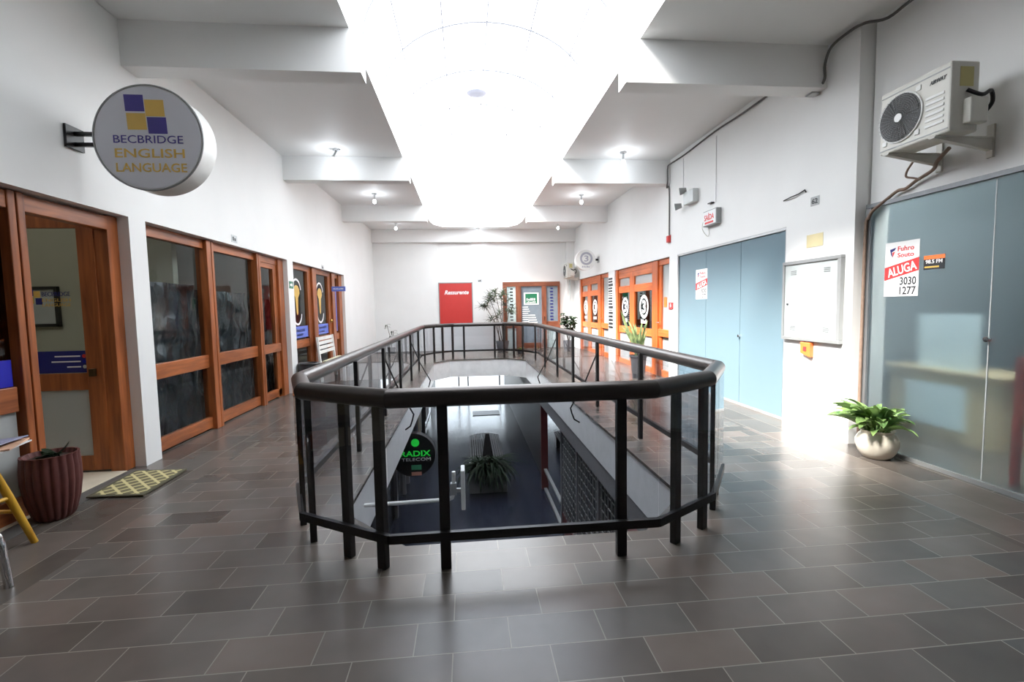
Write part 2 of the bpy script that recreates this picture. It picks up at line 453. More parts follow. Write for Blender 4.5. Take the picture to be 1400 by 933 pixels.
FACE = {  # wall a text or flat shape is read on: (right, up, towards the reader)
    'back': (Vector((1,0,0)), Vector((0,0,1)), Vector((0,-1,0))),
    'left': (Vector((0,1,0)), Vector((0,0,1)), Vector((1,0,0))),
    'right': (Vector((0,-1,0)), Vector((0,0,1)), Vector((-1,0,0))),
}
def frame(face, at):
    r, u, n = FACE[face]
    return Matrix(((r.x,u.x,n.x,at[0]),(r.y,u.y,n.y,at[1]),(r.z,u.z,n.z,at[2]),(0,0,0,1)))
def text(name, body, at, face, height, mat, parent, width=None, shear=0., rot=0., align='CENTER', bold=0., th=.0012, spacing=1.):
    cu = bpy.data.curves.new(name, 'FONT'); cu.body = body; cu.size = 1; cu.align_x = align; cu.align_y = 'CENTER'
    cu.extrude = .5; cu.shear = shear; cu.offset = bold; cu.space_character = spacing; cu.resolution_u = 3
    t = bpy.data.objects.new(name, cu); COL.objects.link(t)
    dg = bpy.context.evaluated_depsgraph_get()
    me = bpy.data.meshes.new_from_object(t.evaluated_get(dg))
    bpy.data.objects.remove(t); bpy.data.curves.remove(cu)
    xs = [v.co.x for v in me.vertices]; ys = [v.co.y for v in me.vertices]
    w = max(xs)-min(xs); h = max(ys)-min(ys); cx = (max(xs)+min(xs))/2 if align == 'CENTER' else min(xs); cy = (max(ys)+min(ys))/2
    sy = height/h; sx = (width/w) if width else sy
    M = frame(face, at) @ Matrix.Rotation(rot, 4, 'Z') @ Matrix.Diagonal((sx, sy, th*2, 1)) @ Matrix.Translation((-cx, -cy, 0))
    me.transform(M); me.name = name
    me.materials.clear(); me.materials.append(mat)
    o = bpy.data.objects.new(name, me); COL.objects.link(o)
    if parent is not None: adopt(o, parent)
    return o
def flat(name, pts, at, face, mat, parent, th=.0015):
    """a thin plate with the given outline (right, up) lying on a wall face"""
    mb = MB(); M = frame(face, at); n = len(pts)
    A = [mb.bm.verts.new(M @ Vector((p[0], p[1], 0))) for p in pts]; B = [mb.bm.verts.new(M @ Vector((p[0], p[1], th))) for p in pts]
    mb.bm.faces.new(A); mb.bm.faces.new(list(reversed(B)))
    for i in range(n): mb.bm.faces.new((A[i], B[i], B[(i+1)%n], A[(i+1)%n]))
    return mb.build(name, mat, parent)
def rect(w, h, x=0, y=0): return [(x-w/2,y-h/2),(x+w/2,y-h/2),(x+w/2,y+h/2),(x-w/2,y+h/2)]
def marks(name, n, at, face, w, h, mat, parent):
    """a run of letter-sized strokes for print too small to read"""
    mb = MB(); M = frame(face, at); rn = random.Random(n*13+int(w*1000)); st = w/n
    for i in range(n):
        x = -w/2+st*i; ww = st*rn.uniform(.55,.8); hh = h*rn.choice((.7,1,1))
        q = [(x,-h/2),(x+ww,-h/2),(x+ww,-h/2+hh),(x,-h/2+hh)]
        A = [mb.bm.verts.new(M @ Vector((*p,0))) for p in q]; B = [mb.bm.verts.new(M @ Vector((*p,.001))) for p in q]
        mb.bm.faces.new(A); mb.bm.faces.new(list(reversed(B)))
        for k in range(4): mb.bm.faces.new((A[k],B[k],B[(k+1)%4],A[(k+1)%4]))
    return mb.build(name, mat, parent)
def arc_band(r0, r1, a0, a1, n=24, cx=0, cy=0):
    o = [(cx+r1*cos(a0+(a1-a0)*i/n), cy+r1*sin(a0+(a1-a0)*i/n)) for i in range(n+1)]
    return o + [(cx+r0*cos(a1+(a0-a1)*i/n), cy+r0*sin(a1+(a0-a1)*i/n)) for i in range(n+1)]

# ------------------------------------------------------------------ camera
F = 645.
yaw, pit, rol = radians(5.5), radians(-4.08), radians(-1.06)
fw = Vector((sin(yaw)*cos(pit), cos(yaw)*cos(pit), sin(pit))); rt = Vector((cos(yaw), -sin(yaw), 0)); up = rt.cross(fw)
rt, up = rt*cos(rol)+up*sin(rol), -rt*sin(rol)+up*cos(rol)
cd = bpy.data.cameras.new('camera'); cam = bpy.data.objects.new('camera', cd); COL.objects.link(cam)
cam.matrix_world = Matrix(((rt.x, up.x, -fw.x, 0), (rt.y, up.y, -fw.y, 0), (rt.z, up.z, -fw.z, 1.5), (0,0,0,1)))
cd.sensor_width = 36; cd.lens = F/1400*36; cd.clip_start = .05; cd.clip_end = 200
SC.camera = cam

# ------------------------------------------------------------------ room shell
XL, XR, YB, ZC, ZB = -3.18, 3.97, 17.0, 4.26, 3.84
XG = 4.10                                              # near frosted shopfront
VOID = [(-.42,2.95),(1.16,2.95),(1.65,3.5),(1.65,13.3),(1.2,13.9),(-.5,13.9),(-.92,13.3),(-.92,3.5)]
SKYL = [(-1.07,2.6),(1.87,2.6),(1.87,15.3),(1.78,15.9),(1.5,16.35),(-.7,16.35),(-.98,15.9),(-1.07,15.3)]

def holed_plate(name, rect_, hole, z, mat, thick=0., inner=None):
    bm = bmesh.new()
    x0, x1, y0, y1 = rect_
    o = [bm.verts.new((x,y,z)) for x,y in ((x0,y0),(x1,y0),(x1,y1),(x0,y1))]
    i = [bm.verts.new((x,y,z)) for x,y in hole]
    es = [bm.edges.new((o[k],o[(k+1)%4])) for k in range(4)] + [bm.edges.new((i[k],i[(k+1)%len(i)])) for k in range(len(i))]
    bmesh.ops.triangle_fill(bm, use_beauty=True, use_dissolve=False, edges=es)
    bm.faces.ensure_lookup_table()
    # drop anything filled across the hole
    def inside(p):
        c = False; n = len(hole)
        for k in range(n):
            (xa,ya),(xb,yb) = hole[k], hole[(k+1)%n]
            if (ya > p.y) != (yb > p.y) and p.x < (xb-xa)*(p.y-ya)/(yb-ya)+xa: c = not c
        return c
    bad = [f for f in bm.faces if inside(f.calc_center_median())]
    if bad: bmesh.ops.delete(bm, geom=bad, context='FACES')
    if thick:
        r = bmesh.ops.extrude_face_region(bm, geom=list(bm.faces))
        bmesh.ops.translate(bm, verts=[v for v in r['geom'] if isinstance(v, bmesh.types.BMVert)], vec=(0,0,thick))
    mb = MB(); mb.bm.free(); mb.bm = bm
    return mb.build(name, mat)

struct(holed_plate('floor', (-6.6, 7.4, -2.8, 19.5), VOID, 0, FLOOR, -.03))
# slab below the tiles: white fascia round the opening, then a set-back grey soffit beam
def grow(poly, d):
    n = len(poly); out = []
    for k in range(n):
        p0, p, p1 = (Vector(poly[(k-1)%n]), Vector(poly[k]), Vector(poly[(k+1)%n]))
        a = (p-p0).normalized(); b = (p1-p).normalized()
        na = Vector((a.y,-a.x)); nb = Vector((b.y,-b.x)); m = (na+nb).normalized()
        out.append(tuple(p + m*(d/max(.3, m.dot(na)))))
    return out
struct(holed_plate('trim_1', (-6.6, 7.4, -2.8, 19.5), grow(VOID, .02), -.03, TRIMW, -.49))
w = MB(); w.box(1.69, 7.4, -2.8, 19.5, -.80, -.52); struct(w.build('trim_2', LWALL))
struct(holed_plate('ceiling', (-6.6, 7.4, -2.8, 19.5), SKYL, ZC, CEIL, .30))

w = MB()   # left wall with three shopfront openings
for y0, y1 in ((-2.6,.9),(4.9,5.14),(8.92,9.2),(12.9,YB+.1)): w.box(-3.42, XL, y0, y1, 0, 2.43)
w.box(-3.42, XL, -2.6, YB+.1, 2.43, ZC)
struct(w.build('wall_left', WALL))
w = MB()   # right wall: near part set back above the big frosted front
w.box(XG+.02, XG+.24, -2.6, 4.5, 2.47, ZC); w.box(XG+.02, XG+.24, -2.6, -.8, 0, 2.47)
w.box(XR, 4.34, 4.52, 5.56, 0, ZC)
w.box(XR, 4.2, 5.56, YB+.1, 2.43, ZC)
for y0, y1 in ((8.58,8.94),(12.36,12.9),(16.3,YB+.1)): w.box(XR, 4.2, y0, y1, 0, 2.43)
struct(w.build('wall_right', WALL))
w = MB()   # back wall with recessed bays over the red panel and over the glazed door
w.box(-3.3, 4.1, YB+.06, YB+.3, 0, ZC)
w.box(-3.3, -.95, YB, YB+.06, 0, 3.82); w.box(.25, .79, YB, YB+.06, 0, 3.82); w.box(3.66, 4.1, YB, YB+.06, 0, 3.82)
w.box(-.95, .25, YB, YB+.06, 0, .88)
struct(w.build('wall_back', WALL))
w = MB(); w.box(-3.4, 4.3, -2.7, -2.5, 0, ZC); struct(w.build('wall_front', plain('front_wall_grey', (.22,.21,.2,1), .6)))
for k, y in enumerate((.97, 4.95, 8.93, 12.95)):
    w = MB(); w.box(XL, -.97, y, y+.24, ZB, ZC); struct(w.build('trim_%d' % (3+2*k), CEIL))
    xr = XG+.02 if y < 4.5 else XR
    w = MB(); w.box(1.72, xr, y, y+.24, ZB-.02, ZC); struct(w.build('trim_%d' % (4+2*k), CEIL))
w = MB(); w.box(XL, XR, YB-.16, YB+.06, 3.82, ZC); struct(w.build('trim_11', CEIL))

# vaulted skylight over the opening: white curb, ribs, longitudinal bars, clear sheet
SX0, SX1, SY0, SY1, SZ0, SRISE = -1.07, 1.87, 2.6, 16.35, ZC+.30, 1.0
sky = sroot('window_1', (.4, 9.3, ZC), 'vaulted white skylight along the middle of the ceiling')
def vault(t): a = pi*t; return (SX0+SX1)/2-cos(a)*(SX1-SX0)/2, SZ0+SRISE*sin(a)
mb = MB()
for k in range(24):
    for (ya, yb) in ((SY0, SY1),):
        xa, za = vault(k/24); xb, zb = vault((k+1)/24)
        v = [mb.bm.verts.new(p) for p in ((xa,ya,za),(xb,ya,zb),(xb,yb,zb),(xa,yb,za))]; mb.bm.faces.new(v)
for y in (SY0, SY1):
    mb.bm.faces.new([mb.bm.verts.new((vault(k/24)[0], y, vault(k/24)[1])) for k in range(25)])
mb.build('skylight_sheet', SKYG, sky, smooth=True)
y = SY0+.3
while y < SY1:
    mb = MB(); mb.tube([(vault(k/20)[0], y, vault(k/20)[1]-.02) for k in range(21)], .012, 6); mb.build('rib', RIBG, sky, smooth=True)
    y += 1.36
for t in (.2, .36, .5, .64, .8):
    mb = MB(); x, z = vault(t); mb.tube([(x, SY0, z-.015), (x, SY1, z-.015)], .010, 6); mb.build('bar', RIBG, sky, smooth=True)
vd = thing('roof_vent', 'round pale vent hanging under the middle of the skylight', 'vent', (.26, 7.9, 5.0))
mb = MB(); mb.lathe((.26, 7.9, 4.93), [(.02,0),(.10,.005),(.165,.03),(.165,.045),(.05,.06)], 32); mb.build('disc', LAV, vd, smooth=True)
mb = MB(); mb.tube([(.26,7.9,4.98),(.26,7.9,5.55)], .012, 8); mb.build('rod', LGREY, vd, smooth=True)

# ------------------------------------------------------------------ lower level seen through the opening
ZL = -2.9
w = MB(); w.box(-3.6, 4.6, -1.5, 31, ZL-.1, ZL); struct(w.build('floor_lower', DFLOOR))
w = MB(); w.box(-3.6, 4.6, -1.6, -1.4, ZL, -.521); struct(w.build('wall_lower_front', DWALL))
w = MB()                                               # far end wall with a wide glazed opening
w.box(-3.6, -1.75, 23.9, 24.1, ZL, -.521); w.box(2.75, 4.6, 23.9, 24.1, ZL, -.521); w.box(-1.75, 2.75, 23.9, 24.1, -.95, -.521)
struct(w.build('wall_lower_back', LWALL))
w = MB(); w.box(-6.6, 7.4, 19.5, 24.2, -.52, -.2); struct(w.build('ceiling_lower', LWALL))
ld = sroot('door_1', (.5, 24, ZL), 'bright glazed entrance at the far end of the lower floor')
for x in (-1.70, -.45, .02, 1.63, 2.70):
    mb = MB(); mb.box(x-.035, x+.035, 23.95, 24.05, ZL, -.95); mb.build('mullion', BLACKM, ld)
mb = MB(); mb.box(-1.75, 2.75, 23.96, 24.04, -1.0, -.93); mb.build('head_bar', BLACKM, ld)
for xa, xb in ((-1.66,-.49),(-.41,-.02),(.06,1.59),(1.67,2.66)):
    mb = MB(); mb.box(xa, xb, 23.99, 24.0, ZL+.02, -1.0); mb.build('glass_pane', CLEAR, ld)
w = MB(); w.box(-30, 30, 31, 80, ZL-.3, ZL-.1); struct(w.build('ground', PAVE))
# lower left: dark glazed shopfront; lower right: grille shopfront, plain wall and column
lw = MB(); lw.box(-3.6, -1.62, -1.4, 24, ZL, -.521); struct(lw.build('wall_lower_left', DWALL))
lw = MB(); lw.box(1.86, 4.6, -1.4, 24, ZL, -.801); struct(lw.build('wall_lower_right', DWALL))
sf = sroot('window_2', (-1.6, 11, ZL), 'dark shopfront with grey uprights on the lower left')
mb = MB(); mb.box(-1.60, -1.595, 5, 20, ZL+.05, -.5); mb.build('glass_pane', thin_glass('black_shop_glass', (.2,.2,.22,1), refl=.04), sf)
for y in (5.2, 7.6, 9.9, 11.2, 11.9, 14.2, 16.6):
    mb = MB(); mb.box(-1.61, -1.53, y-.06, y+.06, ZL, -.49); mb.build('mullion', LWALL, sf)
mb = MB(); mb.box(-1.6, -1.55, 14.6, 15.6, -2.5, -1.0); mb.build('yellow_panel', plain('ochre_panel', S(150,110,40), .5), sf)
mb = MB(); mb.box(-1.6, -1.55, 17.2, 18.6, -2.6, -1.2); mb.build('maroon_panel', MAROON, sf)
gr = sroot('window_3', (1.8, 7.5, ZL), 'grey gridded shop window on the lower right')
mb = MB(); mb.box(1.835, 1.84, 5.0, 8.9, ZL+.4, -.85); mb.build('glass_pane', DARKG, gr)
mb = MB()
for k in range(27): y = 5.0+k*.15; mb.box(1.79, 1.81, y-.009, y+.009, ZL+.35, -.85)
for k in range(13): z = ZL+.38+k*.15; mb.box(1.795, 1.805, 5.0, 8.9, z-.007, z+.007)
mb.build('grille', GREYM, gr)
for y in (5.0, 6.3, 7.6, 8.9):
    mb = MB(); mb.box(1.77, 1.83, y-.045, y+.045, ZL, -.81); mb.build('upright', LWALL, gr)
mb = MB(); mb.box(1.78, 1.86, 4.95, 8.95, ZL, ZL+.35); mb.build('base_panel', MAROON, gr)
g2 = sroot('window_4', (1.8, 10, ZL), 'clear shop window beyond the grille on the lower right')
mb = MB(); mb.box(1.80, 1.806, 9.05, 10.9, ZL+.05, -.82); mb.build('glass_pane', thin_glass('bluish_glass', (.35,.4,.5,1), refl=.09), g2)
for a, b in (((1.79,9.0,ZL+.03),(1.79,10.95,ZL+.03)),((1.79,9.0,ZL+.5),(1.79,10.95,ZL+.5))):
    mb = MB(); mb.bar(a, b, .05, .05); mb.build('rail', GREYM, g2)
w = MB(); w.box(1.72, 1.86, 3.6, 4.9, ZL, -.801); struct(w.build('wall_lower_pink', PINKW))
cl = MB(); cl.box(1.72, 1.86, 11.0, 11.14, ZL, -.801)
struct(cl.build('column', MAROON))

# ------------------------------------------------------------------ guard rail round the opening
RP = [(-.45,2.68),(1.10,2.68),(1.60,2.99),(1.95,3.5),(1.95,13.2),(1.62,13.9),(1.12,14.38),(-.4,14.38),(-.93,13.95),(-1.215,13.35),(-1.225,3.56),(-1.03,3.05)]
rail = thing('glass_railing', 'dark metal guard rail with smoked glass around the floor opening', 'railing', (.38, 8.5, 0))
for k in range(12):
    a, b = RP[k], RP[(k+1)%12]
    # mitred at its ends with the neighbours
    def mit(p0, p, p1):
        t = ((Vector(p)-Vector(p0)).normalized()+(Vector(p1)-Vector(p)).normalized()).normalized(); return t
    ta, tb = mit(RP[k-1], a, b), mit(a, b, RP[(k+2)%12])
    d = (Vector(b)-Vector(a)).normalized(); sd = Vector((d.y,-d.x)); mb = MB(); rings = []
    for p, t in ((Vector(a), ta), (Vector(b), tb)):
        ring = []
        for j in range(28):
            an = 2*pi*j/28; off = sd*cos(an)*.056
            q = p + off; q = q - d*((off.dot(t))/max(.2, d.dot(t)))
            ring.append(mb.bm.verts.new((q.x, q.y, 1.0+.056*sin(an))))
        rings.append(ring)
    A, B = rings
    for j in range(28): mb.bm.faces.new((A[j],A[(j+1)%28],B[(j+1)%28],B[j]))
    mb.bm.faces.new(list(reversed(A))); mb.bm.faces.new(B)
    mb.build('handrail', RAILM, rail, smooth=True)
    # bottom bar and smoked panes on the outside of the posts
    out = .045
    RO = grow(RP, out)
    a2, b2 = Vector(RO[k]), Vector(RO[(k+1)%12]); d = (b2-a2).normalized(); ln = (b2-a2).length
    mb = MB(); mb.bar((a2.x,a2.y,.205), (b2.x,b2.y,.205), .03, .05); mb.build('bottom_bar', BLACKM, rail)
    n = max(1, round(ln/1.65)) if ln > 3 else 1
    for i in range(n):
        p = a2+d*(ln*i/n+.004); q = a2+d*(ln*(i+1)/n-.004)
        mb = MB(); mb.bar((p.x,p.y,.59), (q.x,q.y,.59), .008, .75); mb.build('glass_panel', RGLASS, rail)
POSTS = [(-1.19,3.36),(-1.04,3.10),(-.75,2.86),(-.52,2.70),(-.15,2.66),(.895,2.66),(1.285,2.76),(1.545,2.92),(1.775,3.2),(1.94,3.46),
         (-1.18,5.08),(-1.18,6.73),(-1.18,8.35),(-1.18,9.98),(-1.18,11.6),(-1.18,13.2),(1.93,5.06),(1.93,6.8),(1.93,8.4),(1.93,9.9),(1.93,11.5),(1.93,13.1),
         (-.96,13.9),(-.72,14.15),(-.43,14.36),(-.08,14.36),(.85,14.36),(1.15,14.34),(1.42,14.08),(1.66,13.8)]
for x, y in POSTS:
    i = min(range(12), key=lambda k: abs((Vector((x,y))-Vector(RP[k])).length + (Vector((x,y))-Vector(RP[(k+1)%12])).length - (Vector(RP[k])-Vector(RP[(k+1)%12])).length))
    d = (Vector(RP[(i+1)%12])-Vector(RP[i])).normalized()
    nrm = Vector((-d.y, d.x))
    o = Vector((x, y))+nrm*.012
    mb = MB(); mb.bar((o.x,o.y,0), (o.x,o.y,.965), .042, .06, up=(d.x,d.y,0)); mb.build('post', BLACKM, rail, bevel=.004)
for x0, xi, xf in ((-1.16, -.80, -.905), (1.91, 1.52, 1.635)):
    for y in (6.76, 9.95):
        mb = MB(); mb.tube([(x0,y,.82),((x0+xi)/2,y,.37),(xi+(.02 if xi<0 else -.02),y,0.0),(xi,y,-.08),(xi+(xf-xi)*.3,y,-.17),(xf,y,-.22)], .011, 8)
        mb.build('brace_rod', BLACKM, rail, smooth=True)

# ------------------------------------------------------------------ wooden shopfronts
def members(root, rows, mat, matH):
    """rows: (name, x0, x1, y0, y1, z0, z1)"""
    for nm, x0, x1, y0, y1, z0, z1 in rows:
        horiz = (y1-y0) > (z1-z0)
        mb = MB(); mb.box(x0, x1, y0, y1, z0, z1); mb.build(nm, matH if horiz else mat, root, bevel=.006)
def pane(root, x, y0, y1, z0, z1, mat, name='glass_pane'):
    mb = MB(); mb.box(x-.003, x+.003, y0, y1, z0, z1); return mb.build(name, mat, root)

# language-school door, nearest on the left: its leaf stands open at right angles
d2 = sroot('door_2', (-3.3, 4.3, 0), 'open wooden glazed door nearest the camera on the left wall')
members(d2, [('post',-3.40,-3.27,3.80,3.86,0,2.42),('post',-3.40,-3.27,3.875,3.935,0,2.42),('jamb',-3.41,-3.28,4.76,4.90,0,2.42),
             ('head',-3.38,-3.28,3.93,4.78,2.285,2.41),('head',-3.38,-3.28,.95,3.80,2.285,2.41),
             ('panel_stile',-3.47,-3.40,3.70,3.86,0,2.4),('mid_rail',-3.35,-3.30,2.6,3.78,.80,.985),('bottom_rail',-3.35,-3.30,2.6,3.78,0,.17),('panel_stile',-3.42,-3.36,2.5,2.66,0,2.29)], WOOD, WOODH)
pane(d2, -3.33, 2.66, 3.78, .985, 2.285, thin_glass('dim_glass',(.36,.33,.31,1),refl=.02)); pane(d2, -3.33, 2.66, 3.78, .17, .80, MILKY)
pane(d2, -3.318, 2.8, 3.765, .99, 1.185, BLUEB, 'blue_sticker')
lf = MB(); YD = 4.77
for x0, x1, z0, z1 in ((-3.545,-3.40,.03,2.42),(-4.18,-4.04,.03,2.42),(-4.04,-3.545,.80,.96),(-4.04,-3.545,.03,.17),(-4.04,-3.545,2.30,2.42)): lf.box(x0, x1, YD-.02, YD+.02, z0, z1)
lf = lf.build('door_leaf', WOOD, d2, bevel=.004)
mb = MB(); mb.box(-4.05, -3.54, YD-.003, YD+.003, .96, 2.30); mb.build('glass_pane', CLEAR, lf)
mb = MB(); mb.box(-4.05, -3.54, YD-.003, YD+.003, .17, .80); mb.build('glass_pane', MILKY, lf)
mb = MB(); mb.box(-4.04, -3.545, YD-.006, YD-.003, .965, 1.17); mb.build('blue_band', BLUEV, lf)
for k, tx in enumerate(range(3)):
    z = 1.12-k*.05
    mb = MB(); mb.box(-3.82-.03*(k == 1)+.1*(k == 2), -3.60, YD-.0075, YD-.006, z-.006, z+.006); mb.build('printed_line', WHITEV, lf)
    mb = MB(); mb.disc_y((-3.567, z), .017, YD-.0078, YD-.006, 20); mb.build('icon', (REDP, BLUEB, LGREY)[k], lf)
for x, z, m in ((-3.985,1.715,BLUEV),(-3.93,1.70,GOLD),(-3.985,1.645,GOLD),(-3.915,1.635,BLUEV)):
    mb = MB(); mb.box(x-.025, x+.03, YD-.005, YD-.0032, z-.03, z+.03); mb.build('logo_square', m, lf)
text('lettering', 'BECBRIDGE', (-3.765, YD-.0045, 1.70), 'back', .04, BLUEV, lf, width=.24)
text('lettering', 'ENGLISH', (-3.765, YD-.0045, 1.645), 'back', .03, GOLD, lf, width=.24)
text('lettering', 'LANGUAGE', (-3.765, YD-.0045, 1.60), 'back', .03, GOLD, lf, width=.24)
mb = MB(); mb.box(-3.50, -3.46, YD-.06, YD-.02, .93, 1.0); mb.build('lock', plain('dark_brass', S(70,55,35), .4, metal=.6), lf)
# room behind it
w = MB(); w.box(-6.55, -6.4, -.5, 6.3, 0, ZC); w.box(-6.4, -3.56, 6.2, 6.3, 0, ZC); w.box(-6.4, -3.43, -.6, -.5, 0, ZC); struct(w.build('wall_room_left', ROOMW))
w = MB(); w.box(-6.4, -3.26, .95, 4.75, .001, .012); struct(w.build('floor_room_left', BEIGET))
w = MB(); w.box(-3.26, -3.10, 3.0, 4.80, .0005, .006); struct(w.build('trim_threshold', SLATE_THRESH))
pf = thing('framed_picture', 'small dark framed picture on the grey wall inside the open left door', 'picture', (-5.03, 6.18, 1.4))
mb = MB()
for x0, x1, z0, z1 in ((-5.20,-5.165,1.37,1.85),(-4.885,-4.85,1.37,1.85),(-5.2,-4.85,1.37,1.405),(-5.2,-4.85,1.815,1.85)): mb.box(x0, x1, 6.15, 6.195, z0, z1)
mb.build('frame', BLACKP, pf); mb = MB(); mb.box(-5.17, -4.88, 6.18, 6.19, 1.4, 1.82); mb.build('print', LGREY, pf)

# dark three-bay window, left wall
w5 = sroot('window_5', (-3.3, 7, 0), 'three bay wooden shop window lined with black plastic, left wall')
members(w5, [('jamb',-3.36,-3.27,5.12,5.20,0,2.42),('jamb',-3.38,-3.25,8.68,8.90,0,2.42),('head',-3.36,-3.28,5.14,8.9,2.31,2.425),
             ('mullion',-3.38,-3.235,6.36,6.46,0,2.42),('mullion',-3.38,-3.235,6.475,6.53,0,2.42),('mullion',-3.38,-3.235,7.80,7.85,0,2.42),('mullion',-3.38,-3.235,7.865,7.93,0,2.42),
             ('bottom_rail',-3.36,-3.29,5.2,6.37,.02,.16),('bottom_rail',-3.36,-3.29,6.53,7.80,.02,.16),('bottom_rail',-3.36,-3.29,7.93,8.68,.02,.15),
             ('mid_rail',-3.36,-3.29,5.2,6.37,.80,.965),('mid_rail',-3.36,-3.29,6.53,7.80,.80,.965),
             ('push_bar',-3.36,-3.26,7.97,8.66,.81,.95),('door_stile',-3.36,-3.29,8.53,8.68,.0,2.31),('door_stile',-3.36,-3.29,7.93,8.0,.0,2.31),('door_head',-3.36,-3.29,8.0,8.55,2.23,2.31)], WOOD, WOODH)
for y0, y1 in ((5.2,6.37),(6.53,7.80),(8.0,8.54)):
    pane(w5, -3.325, y0, y1, .16, .80, DARKG); pane(w5, -3.325, y0, y1, .965, 2.31, DARKG)
for nm, y0, y1, zt, lab in (('plastic_sheet',5.16,6.42,1.86,'black plastic sheet hung behind the nearest bay of the dark left window'),
                       ('plastic_sheet',6.46,7.85,1.80,'black plastic sheet hung behind the middle bay of the dark left window'),
                       ('plastic_sheet',7.9,8.85,1.72,'black plastic sheet hung behind the narrow door of the dark left window')):
    mb = MB(); ny, nz = 40, 30; g = []
    for i in range(ny+1):
        row = []
        for j in range(nz+1):
            yy = y0+(y1-y0)*i/ny; zz = .03+(zt-.03)*j/nz
            xx = -3.47 + .022*sin(yy*9+zz*3)+.014*sin(yy*23-zz*7)+.01*sin(zz*17+yy*5)
            row.append(mb.bm.verts.new((xx, yy, zz)))
        g.append(row)
    for i in range(ny):
        for j in range(nz): mb.bm.faces.new((g[i][j], g[i+1][j], g[i+1][j+1], g[i][j+1]))
    tag(mb.build(nm, SHEET, smooth=True), lab, 'plastic sheet', 'black plastic sheets behind the left window')
w = MB(); w.box(-6.55, -6.4, 6.3, 17, 0, ZC); w.box(-6.4, -3.56, 9.02, 9.1, 0, ZC); w.box(-6.4,-3.43,16.9,17,0,ZC); struct(w.build('wall_shops_left', ROOMG))
# decorated three-bay front with the bench, left wall
w6 = sroot('window_6', (-3.3, 11, 0), 'three bay wooden shopfront with golden decals, far left wall')
members(w6, [('jamb',-3.36,-3.27,9.18,9.26,0,2.42),('jamb',-3.38,-3.25,12.62,12.9,0,2.42),('head',-3.36,-3.28,9.2,12.9,2.32,2.425),
             ('mullion',-3.38,-3.235,10.48,10.74,0,2.42),('mullion',-3.38,-3.235,11.95,12.2,0,2.42),
             ('bottom_rail',-3.36,-3.29,9.26,10.5,.02,.16),('bottom_rail',-3.36,-3.29,10.74,11.95,.02,.16),('bottom_rail',-3.36,-3.29,12.2,12.62,.02,.15),
             ('mid_rail',-3.36,-3.29,9.26,10.5,.77,.93),('mid_rail',-3.36,-3.29,10.74,11.95,.77,.93),('mid_rail',-3.36,-3.29,12.2,12.62,.77,.93),('door_stile',-3.36,-3.28,10.28,10.5,0,2.32),('door_stile',-3.36,-3.28,11.75,11.95,0,2.32)], WOOD, WOODH)
for y0, y1 in ((9.26,10.29),(10.74,11.76),(12.2,12.62)):
    pane(w6, -3.325, y0, y1, .16, .77, DARKG); pane(w6, -3.325, y0, y1, .93, 2.32, DARKG)
for y0, y1, yc in ((9.26,10.29,9.72),(10.74,11.76,11.2)):
    pane(w6, -3.316, y0, y1, .97, 1.20, LBLUE, 'blue_band')
    marks('lettering', 9, (-3.314, (y0+y1)/2, 1.12), 'left', .7, .06, WHITEV, w6)
    marks('lettering', 7, (-3.314, (y0+y1)/2, 1.03), 'left', .45, .045, WHITEV, w6)
    flat('golden_emblem', [(-.04,-.26),(.0,-.30),(.04,-.26),(.08,.05),(.17,.14),(.155,.22),(.09,.28),(0,.30),(-.09,.28),(-.155,.22),(-.17,.14),(-.08,.05)], (-3.318,yc,1.72), 'left', GOLD, w6)
    flat('white_arc', arc_band(.22,.26,pi*1.05,pi*1.95,20,0,-.24), (-3.317,yc,1.72), 'left', WHITEV, w6)
    flat('white_arc', arc_band(.22,.26,pi*.05,pi*.95,20,0,.17), (-3.317,yc,1.72), 'left', WHITEV, w6)
pane(w6, -3.316, 12.24, 12.58, .98, 2.05, LBLUE, 'blue_strip')
mb = MB(); mb.lathe((-3.27, 11.85, 1.22), [(.03,0),(.045,.02),(.045,.05),(.03,.07)], 16); mb.build('door_knob', plain('brass', S(190,150,80), .25, metal=.8), w6, smooth=True)
bl = thing('blade_sign', 'small blue sign projecting over the far left shop door', 'sign', (-3.0, 11.7, 2.0))
mb = MB(); mb.box(-3.18, -2.86, 11.69, 11.71, 1.96, 2.075); mb.build('board', LBLUE, bl)
marks('lettering', 10, (-3.02, 11.689, 2.02), 'back', .24, .03, WHITEV, bl)

